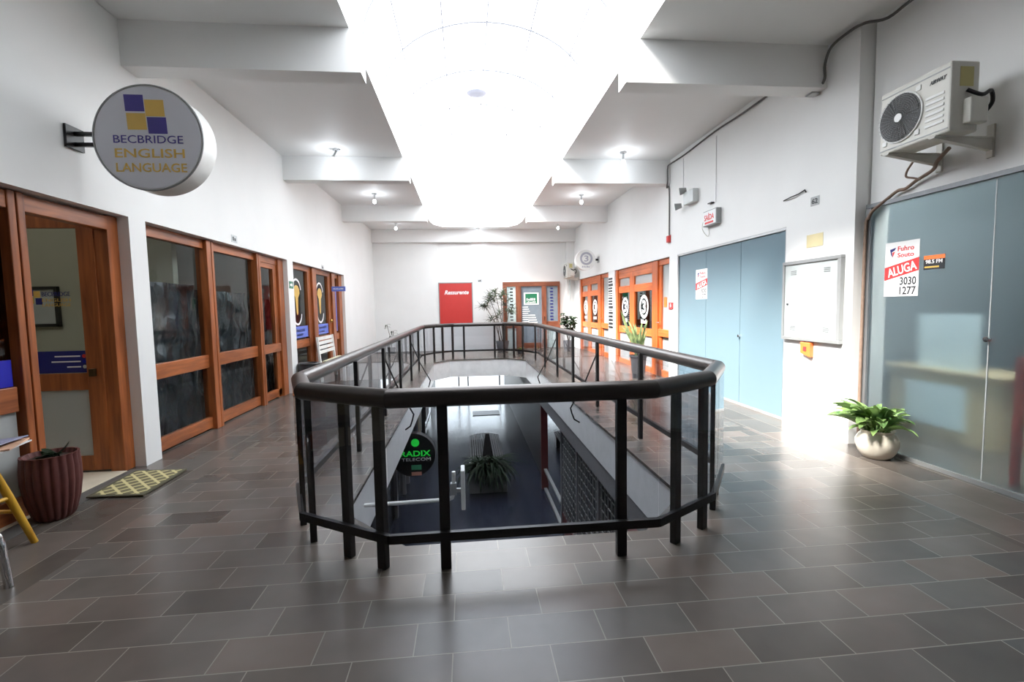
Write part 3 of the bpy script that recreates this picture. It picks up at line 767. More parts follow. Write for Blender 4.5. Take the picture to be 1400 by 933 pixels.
# right wall: two orange wooden fronts
def right_front(root, ya, yb, door, bays, knob=True):
    x0, x1 = 4.03, 4.10
    d0, d1 = door
    rows = [('jamb',4.0,4.11,ya,ya+.03,0,2.42),('head',x0,x1,ya,yb,2.31,2.425),('jamb',4.0,4.11,yb-.15,yb,0,2.42),
            ('post',4.0,4.11,d1+.06,d1+.36,0,2.42),('door_stile',x0,x1,d1-.07,d1+.06,0,2.3),('push_bar',4.0,4.1,d0+.02,d1+.03,.84,.99),('door_rail',x0,x1,d0,d1,0,.14)]
    e = [d1+.36] + [b for p in bays for b in p] + [yb-.15]
    for k in range(0, len(e), 2):
        if e[k+1]-e[k] > .02: rows.append(('stile',x0,x1,e[k],e[k+1],0,2.31))
    for b0, b1 in bays:
        rows += [('bottom_rail',x0,x1,b0,b1,0,.12),('mid_rail',x0,x1,b0,b1,.80,.97),('transom',x0,x1,b0,b1,1.82,1.99),('top_rail',x0,x1,b0,b1,2.19,2.31)]
    members(root, rows, WOODO, WOODOH)
    pane(root, 4.07, d0, d1-.07, .14, 2.31, MILKY)
    for b0, b1 in bays:
        pane(root, 4.07, b0, b1, 1.99, 2.19, MILKY)
        pane(root, 4.07, b0, b1, .12, .80, MILKY, 'white_panel')
        pane(root, 4.07, b0, b1, .97, 1.82, thin_glass('black_film_glass', (.1,.11,.12,1), refl=.045) if 'black_film_glass' not in MATS else MATS['black_film_glass'])
        yc = (b0+b1)/2; r = .27 if b1-b0 > .9 else .24; sx = 1.
        flat('ring', arc_band(.72*r, r, 0, 2*pi, 40), (4.062, yc, 1.46), 'right', WHITEV, root)
        text('logo_mark', '3', (4.062, yc, 1.46), 'right', r*1.1, WHITEV, root, width=r*.8, bold=.03)
        marks('lettering', 4, (4.064, yc, 1.12), 'right', .38 if r > .25 else .32, .09, WHITEV, root)
    if knob:
        mb = MB(); mb.tube([(4.03, d1, 1.13), (3.96, d1, 1.13), (3.96, d1-.09, 1.13)], .012, 8); mb.build('handle', CHROME, root, smooth=True)
w7 = sroot('window_7', (4.05, 10.6, 0), 'nearer orange wooden shopfront with black logo panes, right wall')
right_front(w7, 8.95, 12.35, (8.98, 9.52), ((9.95,11.04),(11.36,12.18)))
for y0, y1, z0, z1, m in ((9.02,9.2,1.40,1.62,PAPER),(9.25,9.4,1.45,1.65,ORANGE)):
    mb = MB(); mb.box(4.06, 4.066, y0, y1, z0, z1); mb.build('notice', m, w7)
w8 = sroot('window_8', (4.05, 14.6, 0), 'farther orange wooden shopfront with black logo panes, right wall')
right_front(w8, 12.92, 16.28, (12.98, 13.72), ((14.2,15.03),(15.4,16.12)))
w = MB(); w.box(6.9, 7.1, 8.5, 16.9, 0, ZC); w.box(4.25, 6.9, 12.5, 12.6, 0, ZC); w.box(4.21,7.1,16.9,17,0,ZC); struct(w.build('wall_shops_right', ROOML))

# glazed office door in the back wall
d3 = sroot('door_3', (2.4, YB, 0), 'wooden glazed office door in the back wall')
for nm, x0, x1, z0, z1 in (('jamb',1.335,1.48,0,2.25),('jamb',3.34,3.42,0,2.25),('head',1.335,3.42,2.25,2.41),('mullion',1.80,2.0,0,2.25),('mullion',2.75,2.92,0,2.25),('bottom_rail',1.48,1.8,.75,.97),('bottom_rail',2.92,3.34,.75,.97),('door_rail',2.0,2.75,0,.2)):
    mb = MB(); mb.box(x0, x1, YB-.015, YB+.06, z0, z1); mb.build(nm, WOODX if x1-x0 > z1-z0 else WOODB, d3, bevel=.005)
GP = plain('grey_film_pane', S(120,132,142), .2); GP2 = plain('pale_film_pane', S(196,214,214), .2)
for x0, x1, m in ((1.48,1.8,GP2),(2.0,2.75,GP),(2.92,3.34,GP)):
    mb = MB(); mb.box(x0, x1, YB+.02, YB+.03, .2 if x0 == 2.0 else .97, 2.25); mb.build('glass_pane', m, d3)
for x0, x1 in ((1.48,1.8),(2.92,3.34)):
    mb = MB(); mb.box(x0, x1, YB+.02, YB+.03, .02, .75); mb.build('lower_panel', GP2, d3)
for k in range(11):
    z = 2.16-k*.112
    for x in (1.65, 3.12):
        mb = MB(); mb.box(x-.05-.015*(k%2), x+.05, YB+.014, YB+.02, z-.022, z+.022); mb.build('printed_mark', INK if x < 2 else BLUEV, d3)
mb = MB()
for k in range(8):
    z = 1.50-k*.075; mb.box(2.03, 2.25+.03*(k%3), YB+.014, YB+.02, z-.014, z+.014)
for k in range(4): mb.box(2.25-.0*k, 2.5+.03*k, YB+.014, YB+.02, 1.18-k*.085, 1.22-k*.085)
mb.build('white_stripes', WHITEV, d3)
mb = MB(); mb.box(2.10, 2.64, YB+.012, YB+.02, 1.58, 2.02); gs = mb.build('window_sign', WHITEV, d3)
mb = MB(); mb.box(2.15, 2.58, YB+.008, YB+.012, 1.63, 1.98); mb.build('green_field', GREEN, gs)
marks('lettering', 5, (2.365, YB+.007, 1.775), 'back', .34, .09, WHITEV, gs)
marks('lettering', 6, (2.365, YB+.007, 1.675), 'back', .34, .06, WHITEV, gs)
mb = MB(); mb.tube([(2.83,YB-.02,1.0),(2.83,YB-.06,1.0),(2.83,YB-.06,1.14),(2.83,YB-.02,1.14)], .013, 8); mb.build('handle', CHROME, d3, smooth=True)
# red panel
rp = thing('red_sign', 'red wall panel with white italic lettering on the back wall', 'sign', (-.35, YB, .88))
mb = MB(); mb.box(-.93, .235, YB-.02, YB+.06, .88, 2.40); mb.build('board', RED, rp)
mb = MB()
for x0, x1, z0, z1 in ((-.95,-.92,.88,2.42),(.225,.255,.88,2.42),(-.95,.255,2.39,2.42)): mb.box(x0, x1, YB-.03, YB+.05, z0, z1)
mb.build('frame', GREYM, rp)
text('lettering', 'Ressurente', (-.31, YB-.021, 2.07), 'back', .15, WHITEV, rp, width=.86, shear=.3, bold=.03)

# big frosted front, nearest on the right
w9 = sroot('window_9', (XG, 2, 0), 'large frosted glass shopfront nearest on the right')
for y0, y1, in ((3.335,4.44),(2.22,3.325),(1.1,2.21),(-.8,1.09)):
    mb = MB(); mb.box(XG-.004, XG+.004, y0, y1, .035, 2.43); mb.build('glass_pane', FROST, w9)
mb = MB(); mb.box(XG-.03, XG+.02, -.8, 4.5, 2.43, 2.468); mb.build('top_track', plain('dull_aluminium', S(128,131,134), .45, metal=.4), w9)
mb = MB(); mb.box(XG-.03, XG+.02, -.8, 4.5, 0, .035); mb.build('bottom_track', GREYM, w9)
mb = MB(); mb.box(XG-.03, XG+.02, 4.44, 4.50, .035, 2.425); mb.build('side_profile', ALU, w9)
mb = MB(); mb.box(XG-.0045, XG+.0045, 3.326, 3.334, .035, 2.43); mb.build('glass_edge', LGREY, w9)
mb = MB(); mb.tube([(XG-.03, 3.33, 1.18), (XG+.03, 3.33, 1.18)], .022, 16); mb.build('glass_clamp', CHROME, w9, smooth=True)
# pale blue frosted front, further along the right wall
w10 = sroot('window_10', (XR, 7, 0), 'pale blue frosted glass shopfront on the right wall')
for y0, y1 in ((5.58,6.565),(6.575,7.565),(7.575,8.555)):
    mb = MB(); mb.box(XR+.03, XR+.038, y0, y1, .03, 2.40); mb.build('glass_pane', FROST2, w10)
mb = MB(); mb.box(XR+.005, XR+.06, 5.56, 8.58, 2.395, 2.435); mb.build('top_track', ALU, w10)
mb = MB(); mb.box(XR+.005, XR+.06, 5.56, 8.58, 0, .03); mb.build('bottom_track', GREYM, w10)
for y in (8.555, 5.56):
    mb = MB(); mb.box(XR+.01, XR+.06, y, y+.025, .03, 2.395); mb.build('side_profile', ALU, w10)
mb = MB(); mb.tube([(XR+.0, 6.57, 1.02), (XR+.06, 6.57, 1.02)], .02, 16); mb.build('glass_clamp', CHROME, w10, smooth=True)
# rooms behind
w = MB(); w.box(7.1, 7.25, -2.6, 8.5, 0, ZC); w.box(4.36, 7.1, 5.3, 5.4, 0, ZC); w.box(4.22, 7.1, 8.5, 8.58, 0, ZC); w.box(4.36, 7.1, -2.7, -2.6, 0, ZC); struct(w.build('wall_room_right', plain('interior_dim_wall', S(88,97,102), .7)))
ct = thing('shop_counter', 'beige counter with pale blue front, blurred behind the frosted glass', 'counter', (5.3, 4.6, 0))
mb = MB(); mb.box(5.05, 5.5, 3.95, 5.15, 0, .72); mb.build('body', BEIGE, ct, bevel=.01)
mb = MB(); mb.box(5.02, 5.05, 4.28, 4.92, .14, .60); mb.build('front_panel', PBLUE, ct)
mb = MB(); mb.box(5.0, 5.55, 3.9, 5.2, .72, .75); mb.build('top', BEIGE, ct, bevel=.006)
bd = thing('pale_board', 'pale blue board on the counter, blurred behind the frosted glass', 'board', (5.2, 4.6, .75))
mb = MB(); mb.box(5.14, 5.17, 4.28, 4.90, .75, 1.34); mb.build('sheet', PBLUE, bd)
mb = MB(); mb.box(5.17, 5.32, 4.5, 4.6, .75, .9); mb.build('foot', BEIGE, bd)
st = thing('red_stool', 'red steel stool behind the frosted glass at the right edge', 'stool', (4.5, 3.2, 0))
for x, y in ((4.36,3.30),(4.66,3.30),(4.36,2.9),(4.66,2.9)):
    mb = MB(); mb.bar((x,y,0),(x,y,1.03),.045,.045); mb.build('leg', REDM, st)
for a, b in (((4.36,3.3,1.0),(4.36,2.9,1.0)),((4.66,3.3,1.0),(4.66,2.9,1.0)),((4.36,3.3,1.0),(4.66,3.3,1.0)),((4.36,3.3,.35),(4.36,2.9,.35))):
    mb = MB(); mb.bar(a, b, .04, .04); mb.build('crossbar', REDM, st)
mb = MB(); mb.box(4.37, 4.65, 2.92, 3.28, .50, .54); mb.build('seat', YWOOD, st)

# ------------------------------------------------------------------ things on the left
sg = thing('round_sign', 'large round projecting sign with purple and mustard squares, left wall', 'sign', (-2.52, 4.3, 2.5))
SCX, SCZ, SR = -2.525, 2.925, .415
mb = MB(); mb.disc_y((SCX, SCZ), SR, 4.2, 4.42, 72); mb.build('drum', WHITE, sg, smooth=True, bevel=.006)
mb = MB(); mb.disc_y((SCX, SCZ), SR-.012, 4.195, 4.2, 72); mb.build('face', SIGNW, sg)
mb = MB()
ring = [(SCX+(SR+.001)*cos(2*pi*j/72), 4.2, SCZ+(SR+.001)*sin(2*pi*j/72)) for j in range(72)]
mb.tube(ring, .008, 6, closed=True); mb.build('rim', GREYM, sg, smooth=True)
YS = 4.193
for x, z, m in ((-.088,.272,PURPLE),(.064,.235,GOLD),(-.078,.128,GOLD),(.077,.098,PURPLE)):
    flat('logo_square', [(p[0]+p[1]*-.05, p[1]) for p in rect(.145,.13)], (SCX+x-.002, YS+.002, SCZ+z), 'back', m, sg)
text('lettering', 'BECBRIDGE', (SCX-.0, YS+.001, SCZ-.012), 'back', .062, PURPLE, sg, width=.53)
text('lettering', 'ENGLISH', (SCX+.005, YS+.001, SCZ-.122), 'back', .072, GOLD, sg, width=.53, bold=.01)
text('lettering', 'LANGUAGE', (SCX+.012, YS+.001, SCZ-.236), 'back', .072, GOLD, sg, width=.54, bold=.01)
mb = MB(); mb.box(-3.175, -3.155, 4.22, 4.40, 2.86, 3.04); mb.build('wall_plate', BLACKP, sg)
for dz in (0, .085):
    mb = MB(); mb.bar((-3.16,4.31,2.90+dz),(SCX-SR+.03,4.31,2.90+dz),.03,.03); mb.build('arm', BLACKP, sg)
mb = MB(); mb.box(SCX+.255, SCX+.262, 4.28, 4.34, SCZ-.32, SCZ-.28); mb.build('fitting', GREYM, sg)

# ribbed terracotta pot with a succulent
pt = thing('ribbed_pot', 'ribbed dark terracotta pot beside the open left door', 'potted plant', (-3.10, 3.75, 0))
prof = [(.095,0),(.12,.03),(.15,.15),(.166,.28),(.166,.39),(.160,.47),(.164,.485),(.150,.485),(.135,.45)]
mb = MB(); mb.lathe((-3.09,3.74,0), prof, 176, wob=lambda a, z: .075*(abs(sin(10*a))-.5) if z < .475 else .03*(abs(sin(10*a))-.5)); mb.build('pot', TERRA, pt, smooth=True)
mb = MB(); mb.lathe((-3.09,3.74,.44), [(.137,0),(.135,.012)], 32); mb.build('soil', SOIL, pt)
mb = MB(); rnd = random.Random(3)
for k in range(12): mb.leaf((-3.09+rnd.uniform(-.06,.06),3.74+rnd.uniform(-.06,.06),.45), rnd.uniform(0,6.28), rnd.uniform(.07,.13), .05, el=.7, droop=.6)
mb.leaf((-3.07,3.72,.47), .2, .17, .05, el=.2, droop=-1.2)
mb.build('foliage', LEAFD, pt, smooth=True)

# yellow stool with magazines, chrome chair leg
sl = thing('yellow_stool', 'yellow painted wooden stool at the left edge', 'stool', (-3.08, 3.15, 0))
SCN = Vector((-3.10, 3.08, 0))
feet = [(-2.89,3.33),(-3.36,3.36),(-2.86,2.82),(-3.34,2.82)]
tops = [(SCN.x+(x-SCN.x)*.42, SCN.y+(y-SCN.y)*.42) for x, y in feet]
for (x, y), (a, b) in zip(feet, tops):
    mb = MB(); mb.tube([(x,y,0),((x+a)/2,(y+b)/2,.33),(a,b,.655)], .02, 12, radii=[.019,.024,.02]); mb.build('leg', YWOOD, sl, smooth=True)
for i, j, t in ((0,1,.36),(2,3,.36),(0,2,.52),(1,3,.52)):
    A = Vector((*feet[i],0)).lerp(Vector((*tops[i],.655)), t); B = Vector((*feet[j],0)).lerp(Vector((*tops[j],.655)), t)
    mb = MB(); mb.tube([A, B], .013, 10); mb.build('stretcher', YWOOD, sl, smooth=True)
mb = MB(); mb.lathe((SCN.x,SCN.y,.65), [(.15,0),(.165,.01),(.165,.03),(.15,.038)], 40); mb.build('seat', YWOOD, sl, smooth=True)
def magazine(z, cx, cy, rot, mat, lab, curl=.02, w=.42, d=.30):
    mb = MB(); nx = 12; M = Matrix.Translation((cx,cy,z)) @ Matrix.Rotation(rot,4,'Z'); T = []; B = []
    for i in range(nx+1):
        u = -w/2+w*i/nx; zz = curl*max(0,(abs(u)/(w/2))**2)*(1 if u > 0 else .3)
        T.append([mb.bm.verts.new(M @ Vector((u,v,zz+.008))) for v in (-d/2,d/2)]); B.append([mb.bm.verts.new(M @ Vector((u,v,zz))) for v in (-d/2,d/2)])
    for i in range(nx):
        mb.bm.faces.new((T[i][0],T[i+1][0],T[i+1][1],T[i][1])); mb.bm.faces.new((B[i][0],B[i][1],B[i+1][1],B[i+1][0]))
        for k in (0,1): mb.bm.faces.new((T[i][k],B[i][k],B[i+1][k],T[i+1][k]))
    for i in (0,nx): mb.bm.faces.new((T[i][0],T[i][1],B[i][1],B[i][0]))
    return tag(mb.build('magazine', mat, smooth=True), lab, 'magazine', 'magazines on the yellow stool')
MAGP = plain('peach_print', S(226,180,150), .5, noise=.25, scale=9); MAGB = plain('blue_grey_print', S(150,155,180), .5, noise=.3, scale=7)
magazine(.689, -2.99, 3.10, .25, PAPER, 'white newspaper lowest in the pile on the yellow stool', .005)
magazine(.699, -2.98, 3.09, .42, MAGP, 'peach printed magazine in the middle of the pile on the yellow stool', .006)
magazine(.709, -3.03, 3.12, .12, MAGB, 'blue-grey magazine on top of the pile on the yellow stool', .018)
cc = thing('chrome_chair', 'chair with bent chrome tube leg at the left edge', 'chair', (-2.9, 2.6, 0))
for y in (2.78, 2.36):
    mb = MB(); mb.tube([(-2.565,y,0),(-2.585,y,.24),(-2.60,y,.29),(-2.64,y,.325),(-2.70,y,.335),(-3.0,y,.335)], .02, 14); mb.build('leg', CHROME, cc, smooth=True)
for y in (2.78, 2.36):
    mb = MB(); mb.tube([(-3.0,y,.335),(-3.02,y,.3),(-3.03,y,0)], .02, 14); mb.build('leg', CHROME, cc, smooth=True)
mb = MB(); mb.box(-3.06, -2.68, 2.34, 2.80, .35, .40); mb.build('seat', BLACKP, cc, bevel=.015)
# doormat
dm = thing('doormat', 'beige patterned doormat in front of the open left door', 'doormat', (-2.93, 4.4, 0))
mb = MB(); mb.prism([(-3.13,4.08),(-2.68,4.06),(-2.69,4.70),(-3.17,4.72)], 'z', .006, .018); mb.build('border', MATB, dm)
mb = MB(); mb.prism([(-3.10,4.11),(-2.71,4.09),(-2.72,4.67),(-3.135,4.69)], 'z', .018, .0205); mb.build('weave', MATW, dm)
# small wall signs
def plate(name, at, face, w, h, txt, lab, cat='sign', mat=None, tm=None, group=None):
    t = thing(name, lab, cat, at, group)
    flat('plate', rect(w,h), at, face, mat or LGREY, t, .004)
    if not txt: marks('number', 2, tuple(Vector(at)+FACE[face][2]*.0042), face, w*.6, h*.55, INK, t)
    if txt:
        n = FACE[face][2]; text('number', txt, tuple(Vector(at)+n*.005), face, h*.6, tm or INK, t, width=w*.7, bold=.02)
    return t
plate('number_sign', (XL, 6.98, 2.52), 'left', .16, .10, '', 'small number plate above the dark left window')
plate('number_sign', (XL, 11.05, 2.475), 'left', .16, .10, '', 'small number plate above the decorated far left shopfront')
plate('number_sign', (.52, YB, 2.47), 'back', .17, .10, '', 'small number plate beside the red panel on the back wall')
plate('number_sign', (XR, 5.085, 2.64), 'right', .13, .10, '62', 'number plate 62 high on the right wall above the electric panel', mat=GREYM)
gs_ = thing('exit_sign', 'small green exit sticker on the pillar between the left shopfronts', 'sticker', (XL, 9.07, 1.98))
flat('sheet', rect(.2,.13), (XL, 9.06, 1.985), 'left', GREEN, gs_, .003)
flat('arrow', [(-.06,-.02),(.02,-.02),(.02,-.045),(.07,0),(.02,.045),(.02,.02),(-.06,.02)], (XL+.003, 9.06, 1.985), 'left', WHITEV, gs_, .001)

# white slatted bench and dark bin on the left
bn = thing('slatted_bench', 'white slatted wooden bench against the far left shopfront', 'bench', (-2.95, 10.8, 0))
for k in range(4):
    z = .62+k*.095
    mb = MB(); mb.bar((-3.10+.0-.012*k,10.22,z),(-3.10-.012*k,11.42,z),.02,.07); mb.build('back_slat', WHITE, bn, bevel=.003)
for k in range(5):
    x = -3.03+k*.095
    mb = MB(); mb.box(x, x+.075, 10.2, 11.44, .42, .445); mb.build('seat_slat', plain('worn_cream_paint', S(210,204,176), .5) if 'worn_cream_paint' not in MATS else MATS['worn_cream_paint'], bn, bevel=.003)
for y in (10.26, 11.36):
    mb = MB(); mb.bar((-3.06,y,0),(-3.13,y,.95),.05,.045); mb.build('leg', WHITE, bn); mb = MB(); mb.bar((-2.60,y,0),(-2.60,y,.42),.05,.045); mb.build('leg', WHITE, bn)
    mb = MB(); mb.bar((-3.08,y,.40),(-2.58,y,.40),.04,.045); mb.build('seat_rail', WHITE, bn)
bi = thing('waste_bin', 'dark round waste bin at the pillar left of the bench', 'bin', (-2.98, 9.2, 0))
mb = MB(); mb.lathe((-2.98,9.2,0), [(.14,0),(.16,.02),(.185,.46),(.185,.5)], 36); mb.build('body', DKPOT, bi, smooth=True)
mb = MB(); mb.lathe((-2.98,9.2,.49), [(.195,0),(.195,.025),(.18,.04),(.15,.04),(.14,.02)], 36); mb.build('rim', BLACKP, bi, smooth=True)
rc = thing('red_armchair', 'red chair inside the decorated far left shop', 'chair', (-3.9, 10.0, 0))
mb = MB(); mb.box(-4.2, -3.7, 9.7, 10.3, .3, .45); mb.build('seat', REDM, rc, bevel=.04)
mb = MB(); mb.box(-4.25, -4.13, 9.7, 10.3, .45, .8); mb.build('backrest', REDM, rc, bevel=.04)
for x, y in ((-4.2,9.75),(-3.75,9.75),(-4.2,10.25),(-3.75,10.25)):
    mb = MB(); mb.tube([(x,y,0),(x,y,.31)], .02, 8); mb.build('leg', BLACKP, rc)

# ------------------------------------------------------------------ things on the right
# outdoor air conditioner on the wall above the big frosted front
ac = thing('air_conditioner', 'white air conditioner unit with round fan on the right wall', 'air conditioner', (3.74, 3.58, 2.7))
AX, A0, A1, AZ0, AZ1 = 3.62, 3.285, 3.885, 2.752, 3.265
mb = MB(); mb.box(AX, AX+.235, A0, A1, AZ0, AZ1); mb.build('casing', OFFW, ac, bevel=.014)
FY, FZ, FR = 3.69, 3.005, .185
mb = MB(); mb.prism([(FY+(FR+.012)*cos(2*pi*k/48), FZ+(FR+.012)*sin(2*pi*k/48)) for k in range(48)], 'x', AX-.012, AX-.001); mb.build('fan_ring', WHITE, ac)
mb = MB(); mb.prism([(FY+FR*cos(2*pi*k/48), FZ+FR*sin(2*pi*k/48)) for k in range(48)], 'x', AX-.0135, AX-.010); fd = mb.build('fan_well', BLACKP, ac)
for q in range(3):
    mb = MB(); a0 = q*2*pi/3
    mb.prism([(FY+.05*cos(a0),FZ+.05*sin(a0))]+[(FY+.17*cos(a0+t),FZ+.17*sin(a0+t)) for t in (.1,.4,.7,1.0)]+[(FY+.05*cos(a0+.9),FZ+.05*sin(a0+.9))], 'x', AX-.017, AX-.0145); mb.build('fan_blade', plain('dark_fan_blade', S(56,54,54), .5) if 'dark_fan_blade' not in MATS else MATS['dark_fan_blade'], fd)
mb = MB()
for k in range(1, 11):
    r = .035+k*.0150
    mb.tube([(AX-.022, FY+r*cos(2*pi*j/40), FZ+r*sin(2*pi*j/40)) for j in range(40)], .0011, 4, closed=True)
for k in range(30):
    a = 2*pi*k/30; mb.tube([(AX-.020, FY+.035*cos(a), FZ+.035*sin(a)), (AX-.022, FY+(FR+.004)*cos(a+.35), FZ+(FR+.004)*sin(a+.35))], .0017, 4)
mb.build('fan_grille', GREYM, ac)
mb = MB(); mb.prism([(FY+.034*cos(2*pi*k/24), FZ+.034*sin(2*pi*k/24)) for k in range(24)], 'x', AX-.028, AX-.018); mb.build('hub_cap', WHITE, ac)
for y, z in ((FY-.15,FZ+.17),(FY-.15,FZ-.17),(FY+.14,FZ-.17)):
    mb = MB(); mb.box(AX-.008, AX, y-.02, y+.02, z-.02, z+.02); mb.build('grille_lug', WHITE, ac, bevel=.003)
mb = MB()
for k in range(6): z = 2.845+k*.042; mb.box(AX-.006, AX, 3.33, 3.475, z-.010, z+.010)
mb.build('louvre', WHITE, ac, bevel=.003)
for z in (AZ0+.03, AZ1-.045):
    mb = MB(); mb.box(AX-.004, AX, A0+.012, A1-.012, z-.004, z+.004); mb.build('seam', GREYM, ac)
text('lettering', 'AIRWAY', (AX-.002, 3.385, 3.165), 'right', .030, INK, ac, width=.13, shear=.25, bold=.02)
mb = MB(); mb.box(3.69, 3.80, A0-.003, A0, 3.08, 3.22); mb.build('rating_label', plain('yellow_label', S(196,186,126), .6), ac)
mb = MB(); mb.box(3.72, 3.87, A0-.06, A0, 2.80, 2.985); mb.build('valve_cover', OFFW, ac, bevel=.012)
mb = MB(); mb.curve([(3.74,A0-.01,3.05),(3.82,A0-.05,3.0),(3.89,A0-.05,3.03),(3.93,A0-.03,2.96),(3.91,A0,2.90),(3.88,A0+.02,2.88)], .014, 8); mb.build('valve_wires', BLACKP, ac, smooth=True)
for y in (3.40, 3.80):
    mb = MB(); mb.prism([(3.60,2.75),(3.60,2.735),(4.115,2.65),(4.115,2.75)], 'y', y-.02, y+.02); mb.box(3.60,4.115,y-.03,y+.03,2.742,2.752); mb.box(4.10,4.118,y-.025,y+.025,2.60,2.85); mb.build('bracket', OFFW, ac)
pp = MB(); pp.curve([(3.92,3.55,2.72),(3.98,3.70,2.66),(4.05,3.80,2.62),(4.08,3.98,2.575),(4.08,4.08,2.53),(4.08,4.16,2.53),(4.075,4.26,2.48),(4.06,4.40,2.40),(4.055,4.45,2.33),(4.05,4.475,2.2),(4.05,4.48,1.2),(4.05,4.48,.12)], .015, 10)
tag(pp.build('coolant_pipe', PIPE, smooth=True), 'brown taped pipe running from the air conditioner down the pillar corner', 'pipe')
pp = MB(); pp.curve([(3.96,3.90,2.715),(3.97,3.96,2.66),(3.98,3.98,2.61),(4.0,3.93,2.585),(4.02,3.88,2.56)], .009, 8)
tag(pp.build('drain_hose', PIPE, smooth=True), 'short looped hose under the air conditioner', 'hose')
# copy of the unit beside the far corner
dup(ac, (-.085, 12.95, -.25), 'small air conditioner unit in the far right corner', None)

def cable(pts, r, lab, mat=CABLE, name='cable'):
    mb = MB(); mb.curve(pts, r, 8); return tag(mb.build(name, mat, smooth=True), lab, 'cable')
cable([(4.08,2.2,4.22),(4.08,3.4,4.17),(4.04,4.0,4.18),(4.0,4.25,4.14),(3.93,4.42,4.19),(3.93,4.60,4.22),(3.92,4.84,4.19),(3.91,4.915,4.05),(3.91,4.915,3.9),(3.925,5.0,3.85),(3.93,5.07,3.84)], .014, 'thick grey cable crossing the pillar top and near right beam')
cable([(3.955,5.22,4.18),(3.95,6.5,4.17),(3.95,7.24,4.19),(3.95,8.3,4.16),(3.93,8.85,4.16),(3.91,8.90,4.1),(3.91,8.90,3.86),(3.94,9.0,3.76),(3.955,8.93,3.70),(3.955,8.92,2.84)], .013, 'grey cable along the right wall top down to the red alarm box')
for y, z0, lab in ((7.236, 3.10, 'thin white conduit from the ceiling to the exit sign'), (8.36, 3.55, 'thin white conduit from the ceiling to the emergency lamp')):
    mb = MB(); mb.box(XR-.012, XR, y-.01, y+.01, z0, 4.12); tag(mb.build('conduit', TRIMW), lab, 'conduit')
jb = thing('junction_box', 'open junction box under the near right beam', 'junction box', (3.93, 5.1, 3.81)); mb = MB(); mb.box(3.86, 3.96, 5.04, 5.14, 3.795, 3.818); mb.build('box', LGREY, jb, bevel=.006); mb = MB(); mb.box(3.90, 3.92, 5.08, 5.10, 3.815, 3.822); mb.build('mount', LGREY, jb)
ra = thing('alarm_box', 'small red alarm box on the cable between the right shopfronts', 'alarm box', (XR, 8.93, 2.72)); mb = MB(); mb.box(XR-.05, XR, 8.88, 8.98, 2.70, 2.83); mb.build('box', RED, ra, bevel=.008); mb = MB(); mb.box(XR-.004, XR-.0002, 8.87, 8.99, 2.69, 2.84); mb.build('mount', RED, ra)
mb = MB(); mb.box(XR-.055, XR-.05, 8.90, 8.96, 2.73, 2.80); mb.build('button', REDP, ra)
r2 = thing('extinguisher_sign', 'red sign on the white pillar beside the orange shopfront', 'sign', (XR, 8.83, 1.43)); mb = MB(); mb.prism([(8.74,1.42),(8.92,1.40),(8.92,1.54),(8.74,1.54)], 'x', XR-.02, XR-.001); mb.build('plate', REDP, r2)
flat('arrow', [(-.03,0),(0,-.04),(.03,0),(.012,0),(.012,.04),(-.012,.04),(-.012,0)], (XR-.021,8.83,1.48), 'right', WHITEV, r2, .001)
# exit sign and emergency lamp
ex = thing('exit_sign', 'illuminated SAIDA exit sign box on the right wall', 'exit sign', (3.9, 7.25, 2.72))
mb = MB(); mb.box(3.885, XR, 7.06, 7.47, 2.745, 2.985); mb.build('housing', GREYM, ex, bevel=.006)
mb = MB(); mb.box(3.880, 3.886, 7.075, 7.455, 2.76, 2.97); mb.build('face', WHITEV, ex)
text('lettering', 'SA\u00cdDA', (3.879, 7.27, 2.885), 'right', .115, REDP, ex, width=.30, bold=.02)
mb = MB(); mb.box(3.877, 3.88, 7.14, 7.40, 2.775, 2.805); mb.build('red_bar', REDP, ex)
mb = MB(); mb.curve([(3.95,7.48,2.9),(3.95,7.60,2.84),(3.95,7.62,2.75),(3.95,7.55,2.66),(3.95,7.45,2.60),(3.95,7.40,2.63),(3.95,7.42,2.74)], .006, 6); mb.build('loose_wire', OFFW, ex, smooth=True)
mb = MB(); mb.box(3.92, 3.97, 7.28, 7.40, 3.10, 3.115); mb.build('hanging_clip', BLACKP, ex)
em = thing('emergency_light', 'white emergency lamp with two swivel heads on the right wall', 'lamp', (3.9, 8.1, 3.3))
mb = MB(); mb.box(3.87, XR, 7.80, 8.16, 3.24, 3.46); mb.build('body', LGREY, em, bevel=.01)
for y, z in ((8.1, 3.50), (8.28, 3.27)):
    mb = MB(); mb.tube([(3.90,y,z),(3.80,y+.05,z-.02)], .06, 16, radii=[.04,.065]); h = mb.build('lamp_head', GREYM, em, smooth=True)
    mb = MB(); mb.tube([(3.801,y+.05,z-.02),(3.795,y+.053,z-.021)], .055, 16); mb.build('lens', LGREY, h, smooth=True)
# electric panel
ep = thing('electric_panel', 'grey metal electric panel with vents on the bright right pillar', 'electric panel', (XR, 5.08, 1.05))
mb = MB()
for y0, y1, z0, z1 in ((4.625,5.545,1.95,1.99),(4.625,5.545,1.045,1.085),(4.625,4.675,1.085,1.95),(5.51,5.545,1.085,1.95)): mb.box(XR-.05, XR, y0, y1, z0, z1)
mb.build('frame', GREYM, ep, bevel=.004)
mb = MB(); mb.box(XR-.035, XR-.002, 4.675, 5.51, 1.085, 1.95); dr = mb.build('door', plain('panel_grey_enamel', S(176,182,182), .4), ep)
for y in (5.36, 4.83):
    for z in (1.85, 1.19):
        mb = MB()
        for k in range(3): mb.box(XR-.039, XR-.035, y-.045, y+.045, z-.02+k*.02-.004, z-.02+k*.02+.004)
        mb.build('vent', plain('panel_slot', S(120,124,124), .5) if 'panel_slot' not in MATS else MATS['panel_slot'], dr)
